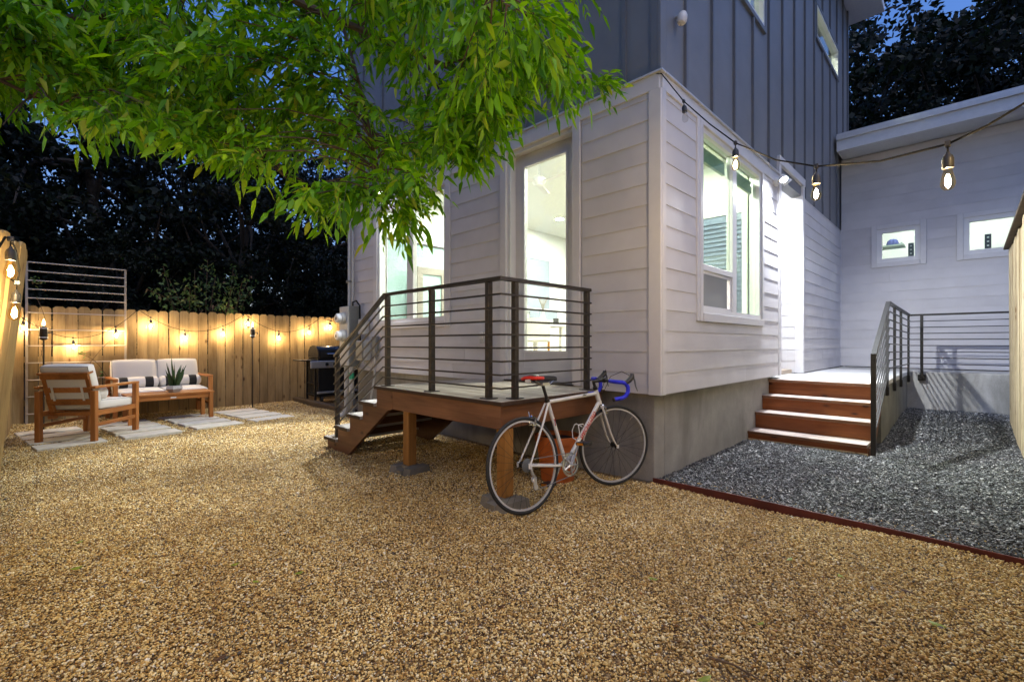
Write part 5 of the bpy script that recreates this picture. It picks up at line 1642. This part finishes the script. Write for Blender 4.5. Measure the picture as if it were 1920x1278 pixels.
cm = leaves_mesh('crown', B_, D_, S_, L_n, W_n, 'canopy_leaf')
cm.transform(WM[tree.as_pointer()].inverted())
link('crown', cm, tree)
print('canopy leaflets', len(B_))

# ---- dark trees beyond the fences
def crown_mesh(seed, rx, rz, nleaf, size):
    g = np.random.default_rng(seed)
    nc = 110
    u = g.normal(0, 1, (nc, 3)); u /= np.linalg.norm(u, axis=1)[:, None]
    cen = u * (g.uniform(.25, 1, nc) ** .5)[:, None] * np.array([rx, rx, rz])
    rad = g.uniform(.4, 1.0, nc) * rx * .24
    k = g.integers(0, nc, nleaf)
    off = g.normal(0, 1, (nleaf, 3)); off /= np.linalg.norm(off, axis=1)[:, None]
    p = cen[k] + off * (g.uniform(0, 1, nleaf) ** .45 * rad[k])[:, None] * np.array([1, 1, .65])
    d = g.normal(0, 1, (nleaf, 3)) + np.array([0, 0, -.5]); d /= np.linalg.norm(d, axis=1)[:, None]
    s = np.cross(d, g.normal(0, 1, (nleaf, 3))); s /= np.linalg.norm(s, axis=1)[:, None]
    l = g.uniform(.7, 1.3, nleaf)[:, None] * size
    V = np.stack([p, p + d * l * .5 + s * l * .28, p + d * l, p + d * l * .5 - s * l * .28], 1).reshape(-1, 3)
    F = np.arange(nleaf * 4).reshape(-1, 4)
    return raw_mesh('crown', V, F, 'forest_leaf'), cen
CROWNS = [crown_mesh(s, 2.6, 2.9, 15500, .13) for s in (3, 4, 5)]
def trunk_mesh(seed, h, cen):
    g = random.Random(seed)
    m = MB()
    top = Vector((g.uniform(-.4, .4), g.uniform(-.4, .4), h))
    path = smooth_path([(0, 0, -.3), (g.uniform(-.15, .15), g.uniform(-.15, .15), h * .4), top], 6)
    m.tube(path, [.17 - .11 * i / (len(path) - 1) for i in range(len(path))], 9)
    for i in range(16):
        c = Vector(cen[(i * 5) % len(cen)]) + Vector((0, 0, h))
        b = path[g.randint(4, len(path) - 1)]
        mid = b.lerp(c, .5) + Vector((g.uniform(-.3, .3), g.uniform(-.3, .3), .25))
        q = smooth_path([b, mid, c], 4)
        m.tube(q, [.055 - .045 * k / (len(q) - 1) for k in range(len(q))], 6)
    return m.mesh('trunk', 'bark', smooth=True)
HT_ = 4.6
TRUNKS = [trunk_mesh(s, HT_, CROWNS[s][1]) for s in range(3)]
def forest_tree(k, x, y, s, rz, label, group, low=0.0):
    t = thing('tree', label, 'tree', (x, y, -.1), rz, group)
    link('trunk', TRUNKS[k], t).scale = (s, s, s)
    c = link('crown', CROWNS[k][0], t, (0, 0, HT_ * s))
    c.scale = (s, s, s)
    return t
gb_ = 'dark trees beyond the back fence'
lb_ = 'dark leafy tree against the dusk sky beyond the back fence'
spots = [(-4.2, 13.4, 1.05), (-1.6, 12.6, .95), (.9, 13.6, 1.1), (3.2, 12.6, .9), (5.6, 14.4, .9), (-2.6, 17.2, 1.3), (3.2, 18.0, 1.25), (7.5, 18.2, 1.2), (-6.5, 17, 1.3), (11.0, 16.5, 1.3)]
for i, (x, y, s) in enumerate(spots):
    forest_tree(i % 3, x, y, s, i * 1.7, lb_, gb_)
for i, (x, y, s) in enumerate([(-3.0, 12.0, .5), (-1.0, 11.6, .45), (1.0, 12.0, .5), (2.6, 11.7, .42), (4.2, 11.8, .5), (5.8, 12.0, .5), (7.4, 12.2, .5), (-4.8, 12.4, .55)]):
    forest_tree((i + 1) % 3, x, y, s, i * 2.3, 'low dark bushy sapling just behind the back fence', 'low saplings behind the back fence')
for i, (x, y, s) in enumerate([(18.2, -4.4, 1.5), (18.6, -.6, 1.45), (19.0, 3.6, 1.6), (22.5, -2.5, 1.9), (23, 2.5, 1.9), (17.2, 1.6, 1.15), (17.0, -2.4, 1.1)]):
    forest_tree(i % 3, x, y, s, i * 1.3 + .4, 'dark leafy tree rising behind the roof of the garage wing', 'dark trees behind the garage wing')

# far-off wood that closes the horizon
g = np.random.default_rng(77)
n = 60000
an = np.concatenate([g.uniform(R(60), R(135), int(n * .6)), g.uniform(R(-40), R(25), n - int(n * .6))])
rr_ = g.uniform(24, 34, n)
top_ = 4.6 + 1.3 * np.sin(an * 9) + 1.2 * np.sin(an * 23 + 1) + .8 * np.sin(an * 51)
zz = top_ * (1 - g.random(n) ** 1.6)
p = np.stack([rr_ * np.cos(an), rr_ * np.sin(an), zz], 1)
d = g.normal(0, 1, (n, 3)); d /= np.linalg.norm(d, axis=1)[:, None]
s_ = np.cross(d, g.normal(0, 1, (n, 3))); s_ /= np.linalg.norm(s_, axis=1)[:, None]
l = g.uniform(.3, .6, n)[:, None]
V = np.stack([p, p + d * l * .5 + s_ * l * .35, p + d * l, p + d * l * .5 - s_ * l * .35], 1).reshape(-1, 3)
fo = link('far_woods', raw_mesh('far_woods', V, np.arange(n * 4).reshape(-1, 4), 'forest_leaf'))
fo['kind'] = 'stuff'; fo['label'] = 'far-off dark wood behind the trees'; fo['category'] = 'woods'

# ---- shrub that grows over the back fence, lit by the bulbs
shb = thing('fence_shrub', 'thin leafy shrub reaching over the back fence between the string lights', 'shrub', (2.2, 10.3, 0))
g2 = np.random.default_rng(21)
B2, D2, S2, L2, W2 = [], [], [], [], []
ends_ = [(1.25, 10.12, 2.12), (1.55, 10.2, 2.35), (1.75, 10.06, 2.0), (1.85, 10.1, 2.2), (2.0, 10.5, 2.6), (2.3, 10.3, 2.5), (2.55, 10.2, 2.3), (2.75, 10.25, 2.45), (2.95, 10.35, 2.3), (2.45, 10.02, 1.86), (2.2, 10.45, 2.8), (2.65, 10.5, 2.7), (1.5, 10.4, 2.6), (2.4, 9.97, 1.72), (3.0, 10.6, 2.6)]
for e in ends_:
    b = Vector((2.2 + g2.uniform(-.4, .4), 10.35 + g2.uniform(-.05, .15), 0))
    e = Vector(e)
    mid = b.lerp(e, .7) + Vector((0, 0, .2))
    mid.y = max(mid.y, 10.18) if mid.z < 1.85 else mid.y
    q = smooth_path([b, (b.x * .7 + e.x * .3, 10.35, 1.0), (mid.x, max(10.14, mid.y), max(1.9, mid.z)), e], 5)
    MB().tube(q, [.012 - .008 * i / (len(q) - 1) for i in range(len(q))], 6).build('stem', 'twig_bark', shb, smooth=True)
    for i in range(46):
        f = g2.uniform(.62, 1.0)
        c = q[min(len(q) - 1, int(f * (len(q) - 1)))]
        p = np.array(c) + g2.normal(0, .085, 3)
        if p[2] < 1.8 and p[1] > 9.99: continue
        d = g2.normal(0, .8, 3) + np.array([0, -.3, -.25])
        B2.append(p); D2.append(d); S2.append(np.cross(d, g2.normal(0, 1, 3) + np.array([0, 0, 1.5])))
        l = g2.uniform(.05, .10); L2.append(l); W2.append(l * .5)
sm_ = leaves_mesh('foliage', B2, D2, S2, L2, W2, 'shrub_leaf'); sm_.transform(WM[shb.as_pointer()].inverted()); link('foliage', sm_, shb)
# dry vine sprig on the trellis
vn = thing('dry_vine', 'bare brown vine twigs climbing the metal trellis', 'vine', (.5, 9.93, .6))
for (a, b, c) in (((-.12, .15), (0, .6), (-.05, 1.1)), ((.95, .1), (.6, .85), (.35, 1.05)), ((.5, .9), (.7, 1.2), (.9, 1.35)), ((.45, .7), (.6, .6), (.85, .68)), ((-.05, 1.0), (.0, 1.5), (-.1, 1.9))):
    MB().tube(smooth_path([(a[0], 9.915, a[1]), (b[0], 9.90, b[1]), (c[0], 9.915, c[1])], 6), .004, 5).build('twig', 'twig_bark', vn)
B3 = []; D3 = []; S3 = []; L3 = []; W3 = []
for (x, z, n) in ((.0, .62, 8), (.38, 1.04, 8), (.62, .72, 14), (.8, .62, 10), (-.08, 2.12, 14)):
    for i in range(n):
        B3.append((x + g2.normal(0, .06), 9.9 + g2.normal(0, .01), z + g2.normal(0, .04))); d = g2.normal(0, 1, 3); D3.append(d); S3.append(np.cross(d, g2.normal(0, 1, 3))); l = g2.uniform(.03, .07); L3.append(l); W3.append(l * .5)
v3 = leaves_mesh('leaves', B3, D3, S3, L3, W3, 'shrub_leaf'); v3.transform(WM[vn.as_pointer()].inverted()); link('leaves', v3, vn)

# ============================================================ FALLEN LEAVES AND TWIG
for i, (px, py, s, mt) in enumerate([(143, 1056, .06, 'g'), (148, 1008, .055, 'y'), (440, 1052, .05, 'g'), (560, 1068, .05, 'g'), (480, 1086, .035, 'y'), (1225, 1080, .05, 'g'), (1480, 1042, .05, 'g'), (1576, 1072, .055, 'y'), (1758, 1165, .065, 'y'), (1320, 1258, .065, 'y'), (1425, 1160, .04, 'g'),
                                     (302, 1032, .05, 'b'), (940, 1128, .045, 'b'), (1637, 1096, .05, 'b'), (1702, 1104, .06, 'b'), (415, 1222, .06, 'b'), (1318, 1150, .04, 'b')]):
    p = on_z(px, py, .02)
    a = random.uniform(0, 6.28)
    me = leaves_mesh('fallen_leaf', [(-s / 2, 0, 0)], [(1, .0, .12)], [(0, 1, .1)], [s], [s * .5], 'fallen_leaf_brown' if mt == 'b' else 'fallen_leaf_green', .3, .1)
    o = link('fallen_leaf', me, None, (p[0], p[1], float(gz(p[0], p[1])) + .014), (random.uniform(-.2, .2), random.uniform(-.2, .2), a))
    lab = 'small curled brown leaf fallen on the tan gravel' if mt == 'b' else 'small yellow green leaf fallen on the tan gravel'
    tag(o, lab, 'leaf', 'brown fallen leaves' if mt == 'b' else 'green fallen leaves')
a, b, c = on_z(1330, 1232, .02), on_z(1375, 1248, .02), on_z(1425, 1274, .02)
tw = MB().tube([Vector(a), Vector(b) + Vector((0, 0, .006)), Vector(c)], [.006, .004, .003], 6)
tag(tw.build('fallen_twig', 'twig_bark', None, smooth=True), 'thin dark twig lying on the gravel at bottom right', 'twig')

# bark chips and bits of leaf strewn over the gravel
gl = np.random.default_rng(91)
nl = 900
lx = gl.uniform(-.2, 3.65, nl); ly = gl.uniform(-.4, 7.2, nl)
lb = np.stack([lx, ly, gz(lx, ly) + .011], 1)
ld = np.stack([gl.normal(0, 1, nl), gl.normal(0, 1, nl), gl.uniform(.0, .3, nl)], 1)
lsd = np.cross(ld, np.array([0, 0, 1.0]) + gl.normal(0, .25, (nl, 3)))
ll = gl.uniform(.008, .03, nl)
lo_ = link('leaf_debris', leaves_mesh('leaf_debris', lb, ld, lsd, ll, ll * gl.uniform(.2, .6, nl), 'fallen_leaf_brown'))
lo_['kind'] = 'stuff'; lo_['label'] = 'dark bits of bark and dry leaf strewn over the gravel'; lo_['category'] = 'debris'

# ============================================================ INDOOR THINGS SEEN THROUGH THE GLASS
fn = thing('ceiling_fan', 'white ceiling fan seen through the top of the glazed door', 'fan', (5.05, 4.45, CZ))
MB().tube([(0, 0, 0), (0, 0, -.2)], .014, 8).build('rod', 'chair_white', fn, world=False)
MB().lathe([(0, -.36), (.06, -.35), (.10, -.30), (.09, -.25), (.03, -.2), (0, -.2)], 18).build('motor', 'chair_white', fn, smooth=True, world=False)
for k in range(3):
    a = R(25 + 120 * k)
    M = Matrix.Rotation(a, 4, 'Z') @ Matrix.Rotation(R(8), 4, 'X')
    MB().box(.09, .58, -.055, .055, -.30, -.292, M, ch=.003).build('blade', 'chair_white', fn, world=False)
ct = thing('kitchen_counter', 'white kitchen counter below the inner window seen through the door', 'counter', (8.2, 6.85, FZ))
MB().box(7.3, 10.6, 6.62, YW - .031, FZ, FZ + .88, ch=.004).build('cabinet', 'chair_white', ct)
MB().box(7.27, 10.63, 6.59, YW - .031, FZ + .881, FZ + .92, ch=.004).build('countertop', 'interior_paint', ct)
tag(MB().box(7.85, 8.5, 6.9, 7.2, FZ + .921, FZ + 1.17, ch=.01).build('microwave_oven', 'dark_pane'), 'dark grey oven on the kitchen counter seen through the door', 'oven')
def dchair(x, y, rz, label):
    t = thing('dining_chair', label, 'chair', (x, y, FZ), rz, 'white dining chairs indoors')
    for sx in (-.2, .2):
        for sy in (-.2, .2):
            MB().box(sx - .018, sx + .018, sy - .018, sy + .018, 0, .43).build('leg', 'cedar_post', t, world=False)
    MB().box(-.23, .23, -.23, .23, .43, .475, ch=.012).build('seat', 'chair_white', t, world=False)
    m = MB(); vs = []; fs = []
    for i in range(7):
        yy = -.22 + .44 * i / 6
        cx_ = -.22 - .04 * (1 - (yy / .22) ** 2)
        vs += [(cx_, yy, .475), (cx_ - .05, yy, .80 - .05 * (yy / .22) ** 4), (cx_ - .02, yy, .475), (cx_ - .07, yy, .80 - .05 * (yy / .22) ** 4)]
    for i in range(6):
        a = i * 4; b = a + 4
        fs += [(a, b, b + 1, a + 1), (a + 2, a + 3, b + 3, b + 2), (a + 1, b + 1, b + 3, a + 3)]
    m.add(vs, fs).build('backrest', 'chair_white', t, smooth=True, world=False)
dchair(5.55, 4.95, R(40), 'white dining chair nearest the glazed door indoors')
dchair(5.0, 5.75, R(-30), 'white dining chair behind the left window indoors')
dt = thing('dining_table', 'pale dining table indoors between the door and the left window', 'table', (6.1, 5.6, FZ))
MB().box(5.55, 6.75, 5.25, 6.05, FZ + .70, FZ + .74, ch=.006).build('top', 'chair_white', dt)
for x in (5.63, 6.67):
    for y in (5.33, 5.97):
        MB().box(x - .03, x + .03, y - .03, y + .03, FZ, FZ + .699).build('leg', 'chair_white', dt)
vz = thing('flower_vase', 'tall pale vase of dry grass on the indoor dining table', 'vase', (6.35, 5.5, FZ + .74))
MB().lathe([(.04, 0), (.06, .05), (.045, .14), (.028, .2), (.035, .24), (0, .24)], 14).build('body', 'pale_enclosure', vz, smooth=True, world=False)
sg = MB()
for k in range(9):
    a = k * .7
    sg.tube([(0, 0, .22), (.03 * math.cos(a), .03 * math.sin(a), .36), (.09 * math.cos(a), .09 * math.sin(a), .5)], .006, 5)
sg.build('dry_grass', 'taupe_trim', vz, world=False)
tag(MB().lathe([(.05, 0), (.055, .12), (.05, .122), (.045, .01), (0, .01)], 14, Matrix.Translation((6.6, 5.4, FZ + .741))).build('cup', 'black_plastic', None, smooth=True), 'small black cup on the indoor dining table', 'cup')
for k, (x, z) in enumerate(((4.02, 2.55), (4.02, 2.05), (4.02, 1.58))):
    h = MB().box(x - .01, x + .05, YW - .03, YW - .001, z, z + .07, ch=.008).tube([(x + .02, YW - .03, z + .01), (x + .02, YW - .09, z + .0), (x + .02, YW - .10, z + .04)], .012, 6)
    tag(h.build('wall_hook', 'taupe_trim'), f'{("topmost","middle","lowest")[k]} brown wall hook seen through the left window', 'hook', 'indoor wall hooks')
bx_ = thing('reflected_door', 'brown frame standing for a door reflected in the inner window', 'reflection', (4.95, 6.7, FZ))  # added frame in place of the interior door's reflection
frame4(MB(), 'y', 6.90, 6.95, 4.6, 5.25, 1.3, 2.55, .12).build('frame', 'taupe_trim', bx_)
MB().box(4.72, 5.13, 6.925, 6.935, 1.42, 2.43).build('glass', 'teal_reflection', bx_)
MB().box(4.6, 4.68, 6.9, 6.95, FZ, 1.299).box(5.17, 5.25, 6.9, 6.95, FZ, 1.299).build('stand', 'taupe_trim', bx_)

# ============================================================ GRAVEL STONES
def pebble(name, seed, mat, sx, sy, sz, lump):
    g = np.random.default_rng(seed)
    import bmesh
    bm = bmesh.new(); bmesh.ops.create_icosphere(bm, subdivisions=1 if lump > .12 else 2, radius=1.0)
    k = g.normal(0, 1, (4, 3)); ph = g.uniform(0, 6, 4)
    for v in bm.verts:
        c = np.array(v.co)
        s = 1 + lump * sum(math.sin(k[i] @ c * 1.6 + ph[i]) for i in range(4)) * .5
        v.co = Vector((c[0] * sx * s, c[1] * sy * s, c[2] * sz * s))
    me = bpy.data.meshes.new(name); bm.to_mesh(me); bm.free()
    me.materials.append(MAT[mat])
    if lump <= .12: me.polygons.foreach_set('use_smooth', [True] * len(me.polygons))
    return bpy.data.objects.new(name, me)
def gravel(name, label, protos, pts, scl):
    col = bpy.data.collections.new(name + '_stones')
    for p in protos: col.objects.link(p)
    me = bpy.data.meshes.new(name)
    me.vertices.add(len(pts)); me.vertices.foreach_set('co', np.ascontiguousarray(pts, np.float32).ravel())
    at_ = me.attributes.new('sc', 'FLOAT', 'POINT'); at_.data.foreach_set('value', np.ascontiguousarray(scl, np.float32))
    o = link(name, me); o['kind'] = 'stuff'; o['label'] = label; o['category'] = 'gravel'
    ng = bpy.data.node_groups.new(name, 'GeometryNodeTree')
    ng.interface.new_socket(name='Geometry', in_out='INPUT', socket_type='NodeSocketGeometry')
    ng.interface.new_socket(name='Geometry', in_out='OUTPUT', socket_type='NodeSocketGeometry')
    N = ng.nodes; L = ng.links
    gi = N.new('NodeGroupInput'); go = N.new('NodeGroupOutput')
    iop = N.new('GeometryNodeInstanceOnPoints')
    ci = N.new('GeometryNodeCollectionInfo'); ci.inputs['Collection'].default_value = col
    ci.inputs['Separate Children'].default_value = True; ci.inputs['Reset Children'].default_value = True
    iop.inputs['Pick Instance'].default_value = True
    rv = N.new('FunctionNodeRandomValue'); rv.data_type = 'FLOAT_VECTOR'
    rv.inputs[0].default_value = (-.55, -.55, -3.14); rv.inputs[1].default_value = (.55, .55, 3.14)
    na = N.new('GeometryNodeInputNamedAttribute'); na.data_type = 'FLOAT'; na.inputs['Name'].default_value = 'sc'
    mp = N.new('GeometryNodeMeshToPoints')
    L.new(gi.outputs[0], mp.inputs['Mesh']); L.new(mp.outputs[0], iop.inputs['Points'])
    L.new(ci.outputs[0], iop.inputs['Instance'])
    L.new(rv.outputs[0], iop.inputs['Rotation'])
    L.new(na.outputs[0], iop.inputs['Scale'])
    L.new(iop.outputs[0], go.inputs[0])
    md = o.modifiers.new('stones', 'NODES'); md.node_group = ng
    return o
def scatter(x0, x1, y0, y1, dens, keep, seed, t0, pw, lo):
    g = np.random.default_rng(seed)
    n = int((x1 - x0) * (y1 - y0) * dens)
    x = g.uniform(x0, x1, n); y = g.uniform(y0, y1, n)
    t = x * FW[0] + y * FW[1]; r = x * RT[0] + y * RT[1]
    px = CX + FPX * r / np.maximum(t, .05)
    ok = (t > .9) & (px > -420) & (px < 2340)
    dd = np.maximum(np.minimum(1.0, (t0 / np.maximum(t, .1)) ** pw), lo)
    ok &= g.random(n) < dd
    ok &= keep(x, y)
    return x[ok], y[ok], t[ok], g
def not_paver(x, y):
    k = np.ones(len(x), bool)
    for (cx_, cy_, rz, hw, hl) in pav:
        u = (x - cx_) * math.cos(rz) + (y - cy_) * math.sin(rz); v = -(x - cx_) * math.sin(rz) + (y - cy_) * math.cos(rz)
        k &= ~((abs(u) < hw + .002) & (abs(v) < hl + .002))
    for yy in (2.44, 3.71):
        k &= ~((abs(x - 2.39) < .13) & (abs(y - yy) < .13))
    return k
kt = lambda x, y: ((x < 3.688) | ((x > 3.712) & (x < 3.95) & (y < 1.9) & (np.sin(x * 9e3 + y * 7e3) > .93))) & (x > -.40) & ~((x > 3.595) & (y > 1.95)) & not_paver(x, y)
x, y, t, g = scatter(-.4, 3.95, -1.2, 10.0, 18000, kt, 31, 3.0, 1.5, .18)
sc = np.clip(np.exp(g.normal(math.log(.0039), .32, len(x))), .0022, .011) * np.clip((t / 3.2) ** .55, 1, 1.7)
pts = np.stack([x, y, gz(x, y) + g.uniform(-.002, .007, len(x))], 1)
gravel('tan_gravel', 'loose golden tan pea gravel covering the yard', [pebble('stone', 40 + i, 'tan_pebble', 1.0, .78, .6, .10) for i in range(5)], pts, sc)
n1 = len(x)
kb = lambda x, y: (x > 3.712) & (y < 1.94) & ~((x > 6.10) & (y > .75)) & (x < 10.24)
x, y, t, g = scatter(3.7, 10.25, -1.2, 1.95, 8800, kb, 32, 4.5, 1.3, .3)
sc = np.clip(np.exp(g.normal(math.log(.0078), .3, len(x))), .005, .02) * np.clip((t / 4.5) ** .5, 1, 1.4)
pts = np.stack([x, y, gz(x, y) + g.uniform(-.003, .010, len(x))], 1)
gravel('black_gravel', 'loose dark slate gravel beside the entry steps', [pebble('chip', 60 + i, 'slate_pebble', 1.15, .7, .45, .22) for i in range(5)], pts, sc)
print('stones', n1, len(x))
